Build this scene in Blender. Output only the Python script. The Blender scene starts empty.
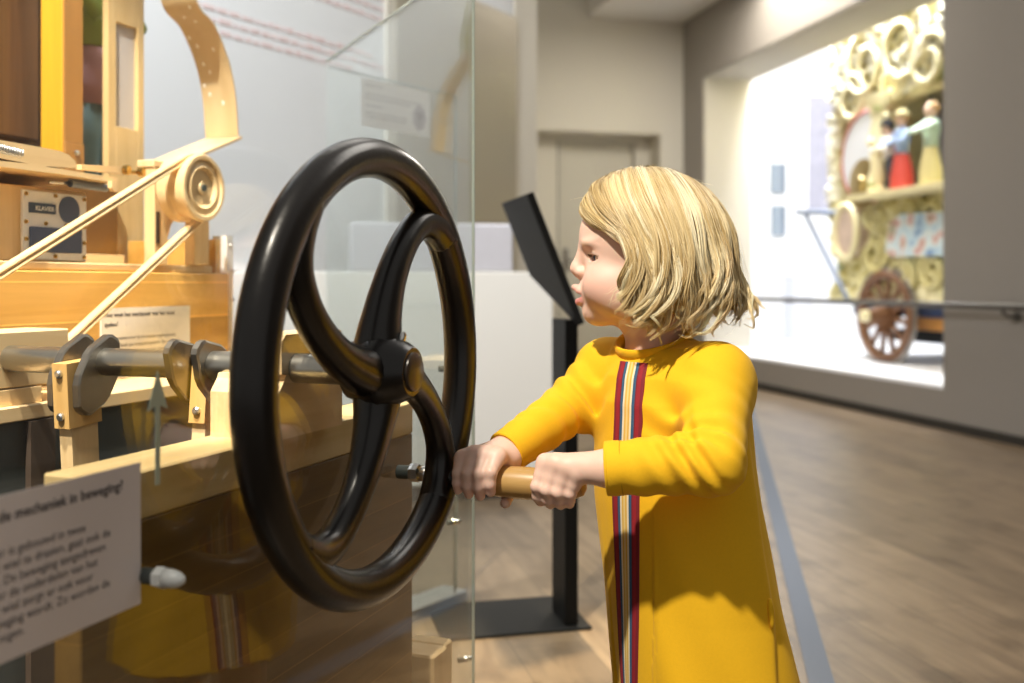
import bpy, math, random
import numpy as np
from mathutils import Vector, Matrix
random.seed(7); rng = np.random.default_rng(11)
PI = math.pi
SC = bpy.context.scene
COL = SC.collection

# ------------------------------------------------------------------ camera facts
FPX, HC, HY = 1000.0, 0.82, 284.0           # focal length in pixels, eye height, horizon row (1024 x 683 frame)
def ray(px, py): return Vector(((px-512)/FPX, 1.0, (HY-py)/FPX))
def at(px, py, Y): r = ray(px, py); return Vector((r.x*Y, Y, HC+r.z*Y))

# ------------------------------------------------------------------ frames
A20 = math.radians(20)
DV = Vector((math.sin(A20), math.cos(A20), 0)); NV = Vector((math.cos(A20), -math.sin(A20), 0))
MC = Vector((-.1437, 1.07, 0)); WH = .7272               # wheel centre and its height
MROT = math.radians(70)                                   # machine frame: x = along the pane (away), y = into the case, z = up
def mw(u, v, h): return MC + DV*u - NV*v + Vector((0, 0, h))
RROT = math.atan2(.226, .974)                             # room frame: x = to the right wall, y = along it (away)
RX = Vector((math.cos(RROT), math.sin(RROT), 0)); RY = Vector((-math.sin(RROT), math.cos(RROT), 0))
def rw(a, b, h): return RX*a + RY*b + Vector((0, 0, h))

# ------------------------------------------------------------------ mesh builder
class MB:
    def __init__(s): s.v = []; s.f = []
    def add(s, vs, fs):
        o = len(s.v); s.v += [tuple(p) for p in vs]; s.f += [tuple(i+o for i in q) for q in fs]; return s
    def box(s, x0, x1, y0, y1, z0, z1, b=0.0, M=None):
        x0, x1 = min(x0, x1), max(x0, x1); y0, y1 = min(y0, y1), max(y0, y1); z0, z1 = min(z0, z1), max(z0, z1)
        b = min(b, (x1-x0)*.45, (y1-y0)*.45, (z1-z0)*.45)
        if b <= 0:
            vs = [(x, y, z) for x in (x0, x1) for y in (y0, y1) for z in (z0, z1)]
            fs = [(0, 1, 3, 2), (4, 6, 7, 5), (0, 4, 5, 1), (2, 3, 7, 6), (0, 2, 6, 4), (1, 5, 7, 3)]
        else:
            vs = []; fs = []; idx = {}
            for ix in (0, 1):
                for iy in (0, 1):
                    for iz in (0, 1):
                        X = (x0, x1)[ix]; Y = (y0, y1)[iy]; Z = (z0, z1)[iz]
                        sx, sy, sz = 1-2*ix, 1-2*iy, 1-2*iz
                        for k, p in enumerate(((X, Y+sy*b, Z+sz*b), (X+sx*b, Y, Z+sz*b), (X+sx*b, Y+sy*b, Z))):
                            idx[ix, iy, iz, k] = len(vs); vs.append(p)
            I = idx
            for ax in range(3):
                o = [(0, 0), (1, 0), (1, 1), (0, 1)]
                for e in (0, 1):
                    q = []
                    for (p, r) in o:
                        c = [0, 0, 0]; c[ax] = e; c[(ax+1) % 3] = p; c[(ax+2) % 3] = r
                        q.append(I[c[0], c[1], c[2], ax])
                    fs.append(tuple(q if e else q[::-1]))
                for p in (0, 1):
                    for r in (0, 1):
                        c0 = [0, 0, 0]; c1 = [0, 0, 0]
                        c0[(ax+1) % 3] = c1[(ax+1) % 3] = p; c0[(ax+2) % 3] = c1[(ax+2) % 3] = r
                        c0[ax] = 0; c1[ax] = 1
                        k1, k2 = (ax+1) % 3, (ax+2) % 3
                        q = (I[(*c0, k1)], I[(*c1, k1)], I[(*c1, k2)], I[(*c0, k2)])
                        fs.append(q if p == r else q[::-1])
            for c in idx:
                if c[3] == 0:
                    q = (I[c[0], c[1], c[2], 0], I[c[0], c[1], c[2], 1], I[c[0], c[1], c[2], 2])
                    fs.append(q[::-1] if (c[0]+c[1]+c[2]) % 2 else q)
        if M is not None: vs = [tuple(M @ Vector(p)) for p in vs]
        return s.add(vs, fs)
    def prism(s, pts, axis, a0, a1, M=None):
        """polygon pts (2-D, in the two other axes in order) extruded along axis 'x','y','z'"""
        n = len(pts); vs = []
        for t in (a0, a1):
            for (p, q) in pts:
                vs.append({'x': (t, p, q), 'y': (p, t, q), 'z': (p, q, t)}[axis])
        if M is not None: vs = [tuple(M @ Vector(p)) for p in vs]
        fs = [tuple(range(n)), tuple(range(2*n-1, n-1, -1))] + [(i, n+i, n+(i+1) % n, (i+1) % n) for i in range(n)]
        return s.add(vs, fs)
    def tube(s, path, rad, n=12, caps=True, flat=1.0, closed=False):
        path = [Vector(p) for p in path]; m = len(path)
        if not isinstance(rad, (list, tuple)): rad = [rad]*m
        vs = []; up = None
        for i, p in enumerate(path):
            if closed: t = (path[(i+1) % m]-path[i-1]).normalized()
            else: t = (path[min(i+1, m-1)]-path[max(i-1, 0)]).normalized()
            if up is None:
                up = Vector((0, 0, 1)) if abs(t.z) < .9 else Vector((1, 0, 0))
            up = (up - t*up.dot(t)).normalized(); sd = t.cross(up)
            for k in range(n):
                a = 2*PI*k/n
                vs.append(p + up*(math.cos(a)*rad[i]) + sd*(math.sin(a)*rad[i]*flat))
        fs = []
        for i in range(m if closed else m-1):
            j = (i+1) % m
            for k in range(n):
                k2 = (k+1) % n
                fs.append((i*n+k, i*n+k2, j*n+k2, j*n+k))
        if caps and not closed:
            fs.append(tuple(range(n-1, -1, -1))); fs.append(tuple((m-1)*n+k for k in range(n)))
        return s.add(vs, fs)
    def lathe(s, prof, p0, axis, n=32, caps=True):
        """prof: list of (distance along axis, radius)"""
        p0 = Vector(p0); ax = Vector(axis).normalized()
        up = Vector((0, 0, 1)) if abs(ax.z) < .9 else Vector((1, 0, 0))
        up = (up-ax*up.dot(ax)).normalized(); sd = ax.cross(up)
        vs = []
        for (t, r) in prof:
            for k in range(n):
                a = 2*PI*k/n; vs.append(p0+ax*t+up*(r*math.cos(a))+sd*(r*math.sin(a)))
        fs = []; m = len(prof)
        for i in range(m-1):
            for k in range(n):
                k2 = (k+1) % n; fs.append((i*n+k, i*n+k2, (i+1)*n+k2, (i+1)*n+k))
        if caps: fs.append(tuple(range(n-1, -1, -1))); fs.append(tuple((m-1)*n+k for k in range(n)))
        return s.add(vs, fs)
    def ball(s, c, r, nu=16, nv=10, M=None):
        if not isinstance(r, (tuple, list)): r = (r, r, r)
        vs = [(c[0], c[1], c[2]+r[2])]; fs = []
        for i in range(1, nv):
            th = PI*i/nv
            for k in range(nu):
                a = 2*PI*k/nu
                vs.append((c[0]+r[0]*math.sin(th)*math.cos(a), c[1]+r[1]*math.sin(th)*math.sin(a), c[2]+r[2]*math.cos(th)))
        vs.append((c[0], c[1], c[2]-r[2])); L = len(vs)-1
        for k in range(nu):
            k2 = (k+1) % nu
            fs.append((0, 1+k, 1+k2)); fs.append((L, L-nu+k2, L-nu+k))
            for i in range(nv-2): fs.append((1+i*nu+k, 1+(i+1)*nu+k, 1+(i+1)*nu+k2, 1+i*nu+k2))
        if M is not None: vs = [tuple(M @ Vector(p)) for p in vs]
        return s.add(vs, fs)
    def build(s, name, mat, parent=None, smooth=False):
        me = bpy.data.meshes.new(name); me.from_pydata(s.v, [], s.f); me.update()
        import bmesh
        bm = bmesh.new(); bm.from_mesh(me); bmesh.ops.recalc_face_normals(bm, faces=bm.faces); bm.to_mesh(me); bm.free()
        return link(name, me, mat, parent, smooth)
def link(name, me, mat, parent=None, smooth=False):
    if mat is not None: me.materials.append(mat)
    if smooth:
        me.polygons.foreach_set('use_smooth', [True]*len(me.polygons))
        if smooth == 'auto':
            try: me.set_sharp_from_angle(angle=math.radians(38))
            except Exception: pass
    o = bpy.data.objects.new(name, me); COL.objects.link(o)
    if parent is not None: o.parent = parent
    return o
def tag(o, label=None, cat=None, group=None, kind=None):
    if label: o['label'] = label
    if cat: o['category'] = cat
    if group: o['group'] = group
    if kind: o['kind'] = kind
    return o
def thing(name, label, cat, loc=(0, 0, 0), rz=0.0, group=None):
    o = bpy.data.objects.new(name, None); COL.objects.link(o); o.empty_display_size = .05
    o.location = loc; o.rotation_euler = (0, 0, rz)
    return tag(o, label, cat, group)
def mthing(name, label, cat, group=None): return thing(name, label, cat, (MC.x, MC.y, 0), MROT, group)
def rthing(name, label, cat, group=None): return thing(name, label, cat, (0, 0, 0), RROT, group)
def place(o, frame):
    o.location = (MC.x, MC.y, 0) if frame == 'm' else (0, 0, 0); o.rotation_euler = (0, 0, MROT if frame == 'm' else RROT); return o
def struct(o, frame=None):
    o['kind'] = 'structure'
    if frame: place(o, frame)
    return o

# ------------------------------------------------------------------ materials
def nodes_of(name):
    m = bpy.data.materials.new(name); m.use_nodes = True
    nt = m.node_tree; b = nt.nodes['Principled BSDF']
    return m, nt, b
def N(nt, t, **kw):
    n = nt.nodes.new(t)
    for k, v in kw.items():
        if k in n.inputs.keys() if isinstance(k, str) else False: n.inputs[k].default_value = v
        else: setattr(n, k, v)
    return n
def flat(name, col, rough=.5, metal=0.0, spec=.5, noise=0.0, nscale=40.0, bump=0.0, bscale=200.0, **kw):
    m, nt, b = nodes_of(name)
    b.inputs['Base Color'].default_value = (*col, 1); b.inputs['Roughness'].default_value = rough
    b.inputs['Metallic'].default_value = metal; b.inputs['Specular IOR Level'].default_value = spec
    for k, v in kw.items(): b.inputs[k.replace('_', ' ')].default_value = v
    if noise or bump: tc = N(nt, 'ShaderNodeTexCoord')
    if noise:
        n = N(nt, 'ShaderNodeTexNoise'); n.inputs['Scale'].default_value = nscale; n.inputs['Detail'].default_value = 5
        nt.links.new(tc.outputs['Object'], n.inputs['Vector'])
        r = N(nt, 'ShaderNodeMapRange'); r.inputs['To Min'].default_value = 1-noise; r.inputs['To Max'].default_value = 1+noise
        nt.links.new(n.outputs['Fac'], r.inputs['Value'])
        x = N(nt, 'ShaderNodeMix', data_type='RGBA', blend_type='MULTIPLY'); x.inputs[0].default_value = 1
        x.inputs[6].default_value = (*col, 1); nt.links.new(r.outputs[0], x.inputs[7]); nt.links.new(x.outputs[2], b.inputs['Base Color'])
    if bump:
        n2 = N(nt, 'ShaderNodeTexNoise'); n2.inputs['Scale'].default_value = bscale; n2.inputs['Detail'].default_value = 3
        nt.links.new(tc.outputs['Object'], n2.inputs['Vector'])
        bp = N(nt, 'ShaderNodeBump'); bp.inputs['Strength'].default_value = bump; bp.inputs['Distance'].default_value = .002
        nt.links.new(n2.outputs['Fac'], bp.inputs['Height']); nt.links.new(bp.outputs[0], b.inputs['Normal'])
    return m
def wood(name, c1, c2, axis=0, scale=1.0, rough=.45, boards=0.0, boff=0.0, coat=0.0):
    """grain running along local axis; boards: seams every so many metres of local z"""
    m, nt, b = nodes_of(name); L = nt.links.new
    b.inputs['Roughness'].default_value = rough; b.inputs['Coat Weight'].default_value = coat
    tc = N(nt, 'ShaderNodeTexCoord'); mp = N(nt, 'ShaderNodeMapping')
    s = [26*scale]*3; s[axis] = 1.6*scale; mp.inputs['Scale'].default_value = s
    L(tc.outputs['Object'], mp.inputs['Vector'])
    vec = mp.outputs[0]
    if boards:
        sp = N(nt, 'ShaderNodeSeparateXYZ'); L(tc.outputs['Object'], sp.inputs[0])
        a = N(nt, 'ShaderNodeMath', operation='SUBTRACT'); a.inputs[1].default_value = boff; L(sp.outputs[2], a.inputs[0])
        d = N(nt, 'ShaderNodeMath', operation='DIVIDE'); d.inputs[1].default_value = boards; L(a.outputs[0], d.inputs[0])
        fl = N(nt, 'ShaderNodeMath', operation='FLOOR'); L(d.outputs[0], fl.inputs[0])
        fr = N(nt, 'ShaderNodeMath', operation='FRACT'); L(d.outputs[0], fr.inputs[0])
        wn = N(nt, 'ShaderNodeTexWhiteNoise', noise_dimensions='1D'); L(fl.outputs[0], wn.inputs['W'])
        va = N(nt, 'ShaderNodeVectorMath', operation='ADD'); L(mp.outputs[0], va.inputs[0])
        vs = N(nt, 'ShaderNodeVectorMath', operation='SCALE'); L(wn.outputs['Color'], vs.inputs[0]); vs.inputs['Scale'].default_value = 30
        L(vs.outputs[0], va.inputs[1]); vec = va.outputs[0]
    n1 = N(nt, 'ShaderNodeTexNoise'); n1.inputs['Scale'].default_value = 1.3; n1.inputs['Detail'].default_value = 6; n1.inputs['Roughness'].default_value = .62; n1.inputs['Distortion'].default_value = .6
    L(vec, n1.inputs['Vector'])
    cr = N(nt, 'ShaderNodeValToRGB'); cr.color_ramp.elements[0].position = .3; cr.color_ramp.elements[1].position = .72
    cr.color_ramp.elements[0].color = (*c1, 1); cr.color_ramp.elements[1].color = (*c2, 1); L(n1.outputs['Fac'], cr.inputs[0])
    out = cr.outputs[0]
    if boards:
        r = N(nt, 'ShaderNodeMapRange'); r.inputs['To Min'].default_value = .78; r.inputs['To Max'].default_value = 1.15; L(wn.outputs['Value'], r.inputs['Value'])
        lt = N(nt, 'ShaderNodeMath', operation='GREATER_THAN'); lt.inputs[1].default_value = .035; L(fr.outputs[0], lt.inputs[0])
        r2 = N(nt, 'ShaderNodeMapRange'); r2.inputs['To Min'].default_value = 1.45; r2.inputs['To Max'].default_value = 1; L(lt.outputs[0], r2.inputs['Value'])
        mu = N(nt, 'ShaderNodeMath', operation='MULTIPLY'); L(r.outputs[0], mu.inputs[0]); L(r2.outputs[0], mu.inputs[1])
        x = N(nt, 'ShaderNodeMix', data_type='RGBA', blend_type='MULTIPLY'); x.inputs[0].default_value = 1
        L(out, x.inputs[6]); L(mu.outputs[0], x.inputs[7]); out = x.outputs[2]
    L(out, b.inputs['Base Color'])
    bp = N(nt, 'ShaderNodeBump'); bp.inputs['Strength'].default_value = .08; bp.inputs['Distance'].default_value = .002
    L(n1.outputs['Fac'], bp.inputs['Height']); L(bp.outputs[0], b.inputs['Normal'])
    return m
def glass_mat(name, tint=(.93, .97, .95), refl=1.0):
    m = bpy.data.materials.new(name); m.use_nodes = True; nt = m.node_tree; nt.nodes.clear(); L = nt.links.new
    o = N(nt, 'ShaderNodeOutputMaterial'); mx = N(nt, 'ShaderNodeMixShader'); t = N(nt, 'ShaderNodeBsdfTransparent'); g = N(nt, 'ShaderNodeBsdfGlossy')
    t.inputs[0].default_value = (*tint, 1); g.inputs['Roughness'].default_value = .0; g.inputs[0].default_value = (1, 1, 1, 1)
    fr = N(nt, 'ShaderNodeFresnel'); ge = N(nt, 'ShaderNodeNewGeometry')     # the thin sheet reflects alike on both faces
    io = N(nt, 'ShaderNodeMapRange'); io.inputs['To Min'].default_value = 1.45; io.inputs['To Max'].default_value = 1/1.45
    L(ge.outputs['Backfacing'], io.inputs['Value']); L(io.outputs[0], fr.inputs[0])
    mu = N(nt, 'ShaderNodeMath', operation='MULTIPLY'); mu.inputs[1].default_value = refl; L(fr.outputs[0], mu.inputs[0])
    L(mu.outputs[0], mx.inputs[0]); L(t.outputs[0], mx.inputs[1]); L(g.outputs[0], mx.inputs[2]); L(mx.outputs[0], o.inputs[0])
    return m
def attr_mat(name, rough=.5, **kw):
    m, nt, b = nodes_of(name); a = N(nt, 'ShaderNodeAttribute', attribute_name='Col')
    nt.links.new(a.outputs['Color'], b.inputs['Base Color']); b.inputs['Roughness'].default_value = rough
    for k, v in kw.items(): b.inputs[k.replace('_', ' ')].default_value = v
    return m

M_BEECH = wood('pale_beech', (.72, .50, .25), (.86, .66, .38), 0)
M_BEECHV = wood('pale_beech_cross', (.70, .48, .24), (.84, .64, .36), 1)
M_BEECHZ = wood('pale_beech_upright', (.70, .48, .23), (.84, .63, .35), 2)
M_OAK = wood('golden_oak', (.56, .30, .06), (.72, .42, .11), 0, .8, coat=.2)
M_OAKB = wood('golden_boards', (.60, .33, .07), (.78, .47, .13), 0, .8, boards=.062, boff=.636, coat=.2)
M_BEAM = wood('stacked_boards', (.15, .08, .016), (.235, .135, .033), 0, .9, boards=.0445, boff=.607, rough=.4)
M_TOPB = wood('beam_top_wood', (.60, .43, .18), (.75, .58, .30), 0)
M_ORANGE = wood('orange_varnish', (.74, .35, .02), (.88, .48, .035), 2, .7, coat=.4)
M_ORANGESH = wood('shaded_brown_varnish', (.40, .19, .045), (.52, .26, .07), 2, .7, coat=.2)  # orange varnish browned to paint in the shade on the post's right face
M_WALNUT = wood('dark_walnut', (.06, .028, .012), (.15, .075, .035), 2, .6, coat=.3)
M_PLY = wood('plywood', (.66, .46, .20), (.80, .60, .31), 2, .7)
M_HANDLE = wood('handle_wood', (.40, .23, .07), (.54, .34, .12), 1, 1.5, rough=.35, coat=.3)
M_ROD = wood('rod_wood', (.55, .32, .10), (.70, .45, .17), 2, 1.0)
M_SLATE = flat('slate_paint', (.055, .065, .065), .55, noise=.35, nscale=14)
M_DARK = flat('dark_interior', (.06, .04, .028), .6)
M_IRON = flat('black_enamel', (.006, .0045, .004), .3, spec=.4, bump=.10, bscale=160, Coat_Weight=.25, Coat_Roughness=.2)
M_IRONHUB = flat('worn_hub_cap', (.035, .022, .014), .32, spec=.5)
M_STEEL = flat('turned_steel', (.50, .48, .43), .3, 1.0, noise=.12, nscale=30)
M_STEELD = flat('machined_plate', (.28, .26, .235), .38, 1.0, noise=.25, nscale=40)
M_ZINC = flat('zinc', (.62, .63, .63), .32, 1.0)
M_CHROME = flat('nickel', (.72, .72, .70), .18, 1.0)
M_BRASS = flat('brass', (.55, .36, .10), .25, 1.0)
M_ALU = flat('brushed_plate', (.86, .87, .88), .45, .1)
M_WHITECAP = flat('white_cap', (.80, .84, .84), .3)
M_SOCKET = flat('grey_spacer', (.07, .085, .08), .4)
M_BLUE = flat('label_blue', (.028, .06, .12), .35)
M_BLUEWIN = flat('dark_blue_window', (.09, .12, .22), .12)
M_PAPER = flat('paper', (.80, .76, .69), .8)
M_PAPERW = flat('white_paper', (.95, .94, .90), .8)
M_PAPERG = flat('sign_card', (.86, .79, .77), .6)
M_INK = flat('ink', (.05, .045, .05), .7)
M_INKW = flat('white_ink', (.85, .88, .9), .6)
M_INKR = flat('pale_red_ink', (.70, .56, .56), .7)
M_GREENST = flat('sage_vinyl', (.54, .62, .50), .5)
M_GLASS = glass_mat('clear_glass', (.985, .993, .988))
M_GLASSG = glass_mat('greenish_glass', (.968, .985, .976))
M_GLEDGE = flat('glass_edge', (.66, .76, .69), .15, Transmission_Weight=.4)
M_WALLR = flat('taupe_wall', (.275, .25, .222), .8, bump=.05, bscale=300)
M_WALLB = flat('cream_wall', (.60, .565, .485), .8)
M_WALLL = flat('cool_white_wall', (.72, .74, .76), .8)
M_DOOR = flat('cream_door', (.53, .50, .42), .5)
M_PANEL = flat('grey_beige_door', (.40, .36, .28), .28, .35)
M_CEIL = flat('ceiling_white', (.66, .63, .58), .85)
M_NICHE = flat('niche_white', (.86, .87, .90), .7)
M_REVEAL = flat('reveal_cream', (.44, .41, .35), .8)
M_LOWWALL = flat('low_wall_white', (.86, .84, .77), .7)
M_LAV = flat('lavender_cloth', (.58, .57, .60), .9, noise=.05, nscale=25, bump=.2, bscale=60)
M_BLACK = flat('black_powdercoat', (.003, .003, .003), .5, spec=.12)
M_BLACKP = flat('dark_grey_powdercoat', (.008, .008, .008), .55, spec=.15)
M_STRIP = flat('grey_blue_strip', (.15, .175, .22), .6, spec=.25)
M_RAIL = flat('dark_rail', (.10, .095, .085), .4, .3)
M_SHADOWGAP = flat('gap_shadow', (.025, .022, .018), .6)
M_YELLOW = flat('mustard_knit', (.86, .49, .004), .85, noise=.05, nscale=300, bump=.12, bscale=900, Sheen_Weight=.05, Sheen_Roughness=.5)
M_YELLOWD = M_YELLOW
M_TEAL = flat('teal_cloth', (.20, .32, .32), .8)
M_PINK = flat('pink_cloth', (.62, .36, .38), .8)
M_GREEN = flat('green_cloth', (.38, .50, .10), .7)
M_RUBBER = flat('shoe_leather', (.12, .06, .04), .5)
M_SKINDOLL = flat('painted_skin', (.72, .48, .34), .5)
M_RED = flat('painted_red', (.55, .06, .04), .5)
M_DOLLBLUE = flat('painted_blue', (.30, .40, .60), .5)
M_DOLLY = flat('painted_yellow', (.72, .62, .28), .5)
M_DOLLG = flat('painted_mint', (.55, .70, .55), .5)
M_DOLLD = flat('painted_dark', (.05, .05, .06), .5)
M_HAIRDOLL = flat('painted_hair', (.55, .33, .14), .5)
M_WHEEL = wood('wheel_wood', (.13, .055, .022), (.22, .10, .04), 2, .6)
M_WAGON = flat('wagon_orange', (.55, .25, .06), .5)
M_DRUM = flat('drum_skin', (.72, .74, .78), .6)
M_BRONZE = flat('bronze', (.36, .27, .12), .35, .8)
M_CREAM = flat('cream_gilt', (.82, .74, .45), .4)
M_STEELB = flat('blue_grey_steel', (.16, .20, .28), .4, .4)
M_PLAQUE = flat('plaque_grey', (.26, .31, .38), .6)
M_POSTER = flat('poster_lavender', (.40, .40, .50), .7, noise=.2, nscale=12)
M_STAGE = flat('stage_dark', (.13, .115, .10), .7)
M_PALEBLUE = flat('pale_blue_paint', (.55, .66, .74), .5)

def floor_mat():
    m, nt, b = nodes_of('oak_parquet'); L = nt.links.new
    tc = N(nt, 'ShaderNodeTexCoord'); mp = N(nt, 'ShaderNodeMapping'); mp.inputs['Rotation'].default_value = (0, 0, PI/2)
    L(tc.outputs['Object'], mp.inputs['Vector'])
    br = N(nt, 'ShaderNodeTexBrick'); br.offset = .37; br.inputs['Scale'].default_value = 1
    br.inputs['Brick Width'].default_value = 1.1; br.inputs['Row Height'].default_value = .17; br.inputs['Mortar Size'].default_value = .0018
    br.inputs['Color1'].default_value = (.55, .55, .55, 1); br.inputs['Color2'].default_value = (1, 1, 1, 1); br.inputs['Mortar'].default_value = (.3, .3, .3, 1); br.inputs['Bias'].default_value = 0
    L(mp.outputs[0], br.inputs['Vector'])
    m2 = N(nt, 'ShaderNodeMapping'); m2.inputs['Scale'].default_value = (2.2, 16, 1); L(mp.outputs[0], m2.inputs['Vector'])
    n = N(nt, 'ShaderNodeTexNoise'); n.inputs['Scale'].default_value = 1.2; n.inputs['Detail'].default_value = 7; n.inputs['Distortion'].default_value = 1.2; L(m2.outputs[0], n.inputs['Vector'])
    cr = N(nt, 'ShaderNodeValToRGB'); cr.color_ramp.elements[0].position = .3; cr.color_ramp.elements[1].position = .75
    cr.color_ramp.elements[0].color = (.165, .115, .07, 1); cr.color_ramp.elements[1].color = (.27, .195, .12, 1); L(n.outputs['Fac'], cr.inputs[0])
    x = N(nt, 'ShaderNodeMix', data_type='RGBA', blend_type='MULTIPLY'); x.inputs[0].default_value = .75
    L(cr.outputs[0], x.inputs[6]); L(br.outputs['Color'], x.inputs[7])
    n3 = N(nt, 'ShaderNodeTexNoise'); n3.inputs['Scale'].default_value = 7; n3.inputs['Detail'].default_value = 4; L(mp.outputs[0], n3.inputs['Vector'])
    c3 = N(nt, 'ShaderNodeValToRGB'); c3.color_ramp.elements[0].position = .33; c3.color_ramp.elements[1].position = .48
    c3.color_ramp.elements[0].color = (.62, .6, .58, 1); c3.color_ramp.elements[1].color = (1, 1, 1, 1); L(n3.outputs['Fac'], c3.inputs[0])
    y = N(nt, 'ShaderNodeMix', data_type='RGBA', blend_type='MULTIPLY'); y.inputs[0].default_value = .8; L(x.outputs[2], y.inputs[6]); L(c3.outputs[0], y.inputs[7])
    L(y.outputs[2], b.inputs['Base Color'])
    b.inputs['Roughness'].default_value = .36
    return m
M_FLOOR = floor_mat()

# ------------------------------------------------------------------ lettering
def text_part(lines, size, x, y, gap, mat, parent, M, name='lettering', bold=False, fit=None):
    """lines of text in the plane of M (x right, y up, z out); one mesh"""
    mb = MB()
    for i, ln in enumerate(lines):
        if not ln: continue
        cu = bpy.data.curves.new('t', 'FONT'); cu.body = ln; cu.size = size; cu.resolution_u = 2
        if bold: cu.offset = size*.018
        ob = bpy.data.objects.new('t', cu); COL.objects.link(ob)
        dg = bpy.context.evaluated_depsgraph_get(); me = bpy.data.meshes.new_from_object(ob.evaluated_get(dg))
        vs = [M @ Vector((x+v.co.x, y-i*gap+v.co.y, 0)) for v in me.vertices]
        mb.add(vs, [tuple(p.vertices) for p in me.polygons])
        bpy.data.objects.remove(ob); bpy.data.curves.remove(cu); bpy.data.meshes.remove(me)
    me = bpy.data.meshes.new(name); me.from_pydata(mb.v, [], mb.f)
    return link(name, me, mat, parent)

# ================================================================== SETTING
def mlp(px, py, v):
    """(u, h) where the sight line through a pixel meets the machine plane at depth v"""
    r = ray(px, py); p0 = MC - NV*v; t = (p0.dot(NV))/(r.dot(NV)); q = r*t
    return (q-MC).dot(DV), HC + r.z*t
def rlp(px, py, a):
    r = ray(px, py); t = a/r.dot(RX); return (r*t).dot(RY), HC + r.z*t

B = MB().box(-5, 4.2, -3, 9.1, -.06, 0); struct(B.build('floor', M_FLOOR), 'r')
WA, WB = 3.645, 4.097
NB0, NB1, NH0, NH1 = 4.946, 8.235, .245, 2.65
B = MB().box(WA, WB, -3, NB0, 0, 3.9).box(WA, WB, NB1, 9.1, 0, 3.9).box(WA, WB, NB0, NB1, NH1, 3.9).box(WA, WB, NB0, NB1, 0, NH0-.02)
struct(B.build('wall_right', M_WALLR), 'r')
B = MB().box(WA+.012, WB+.01, NB1-.012, NB1, NH0, NH1).box(WA+.012, WB+.01, NB0, NB1, NH1-.012, NH1).box(WA+.012, WB+.01, NB0, NB0+.012, NH0, NH1)
struct(B.build('trim_1', M_REVEAL), 'r')
B = MB().box(WA+.004, WB, NB0, NB1, NH0-.02, NH0); struct(B.build('trim_2', M_NICHE), 'r')
B = MB().box(WA-.012, WA, -3, 8.68, 0, .05); struct(B.build('shadow_gap_right', M_SHADOWGAP), 'r')  # dark strip painted in for the shadow gap at the wall foot
# niche room beyond the opening
B = MB().box(WB, 7.5, 2.6, 9.6, -.05, NH0); struct(B.build('floor_niche', M_NICHE), 'r')
B = MB().box(WB, 7.5, 9.5, 9.6, NH0, 4.0).box(7.4, 7.5, 2.6, 9.5, NH0, 4.0).box(WB, 7.4, 2.6, 2.7, NH0, 4.0); struct(B.build('wall_niche', M_NICHE), 'r')
B = MB().box(WB, 7.5, 2.6, 9.6, 4.0, 4.06); struct(B.build('ceiling_niche', M_NICHE), 'r')
# back wall with a recessed door
BB = 8.68; D0, D1, DH = 2.25, 3.417, 2.2
B = MB().box(-.5, D0, BB, BB+.4, 0, 4.2).box(D1, WA, BB, BB+.4, 0, 4.2).box(D0, D1, BB, BB+.4, DH, 4.2)
struct(B.build('wall_back', M_WALLB), 'r')
d = struct(MB().box(D0+.27, D1-.17, BB+.30, BB+.345, 0, DH-.06, .004).build('door_1', M_DOOR), 'r')
MB().box(D0, D0+.255, BB+.25, BB+.4, 0, DH).box(D1-.155, D1, BB+.25, BB+.4, 0, DH).box(D0+.255, D1-.155, BB+.25, BB+.4, DH-.05, DH).build('door_frame', M_WALLB, d)
MB().box(D0+.255, D0+.27, BB+.27, BB+.33, 0, DH-.05).build('hinge_gap', M_SHADOWGAP, d)
MB().box(D0+.325, D0+.37, BB+.285, BB+.30, .93, 1.15, .004).tube([(D0+.345, BB+.29, 1.03), (D0+.345, BB+.24, 1.03), (D0+.45, BB+.235, 1.03)], .011, 10).build('handle', M_STEELD, d)
# ceiling: a lower slab along the right, the rest higher
struct(MB().box(2.72, WA, -3, BB, 3.24, 4.2).build('ceiling', M_CEIL), 'r')
# cool white wall on the left, running away to the right
WE = Vector((.1265, 5.5, 0)); WL = math.atan2(.848, .530)
def wl(o): o.location = WE; o.rotation_euler = (0, 0, WL); return o
struct(wl(MB().box(-6, 0, 0, .2, 0, 4.2).build('wall_left', M_WALLL)))
d = struct(wl(MB().box(-1.25, -.239, -.03, .01, .0, 2.22, .004).build('door_2', M_PANEL)))
MB().box(-1.30, -.225, -.018, .005, 0, 2.235).build('door_frame', M_WALLB, d)
struct(MB().box(1.22, 1.366, 5.36, BB, 0, 4.2).build('wall_return', M_WALLB), 'r')
struct(wl(MB().box(-.232, .0, -.012, .0, 0, 4.2).build('trim_3', M_WALLB)))
# blue-grey metal strip let into the floor
p, q = Vector((.4, .9, 0)), Vector((1.76, 7.55, 0)); ang = math.atan2(q.y-p.y, q.x-p.x)
o = struct(MB().box(0, (q-p).length, -.026, .026, -.01, .0025).build('trim_4', M_STRIP)); o.location = p; o.rotation_euler = (0, 0, ang)
# pale red lettering on the left wall: rows of small illegible words
t = thing('wall_lettering', 'rows of pale red lettering high on the cool white wall', 'lettering', WE, WL)
MW = Matrix(((1, 0, 0, 0), (0, 0, -1, -.002), (0, 1, 0, 0), (0, 0, 0, 1)))
for (x0, x1, zz) in ((-1.95, -1.05, 2.06), (-1.95, -1.02, 2.015), (-1.95, -1.25, 1.97), (-2.42, -1.42, 1.80), (-2.42, -1.30, 1.76), (-2.42, -1.52, 1.72)):
    mb = MB(); x = x0
    while x < x1:
        w = random.uniform(.015, .06); mb.box(x, x+w, -.003, 0, zz, zz+random.choice((.012, .016, .019))); x += w+.012
    mb.build('text_line', M_INKR, t)

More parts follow.
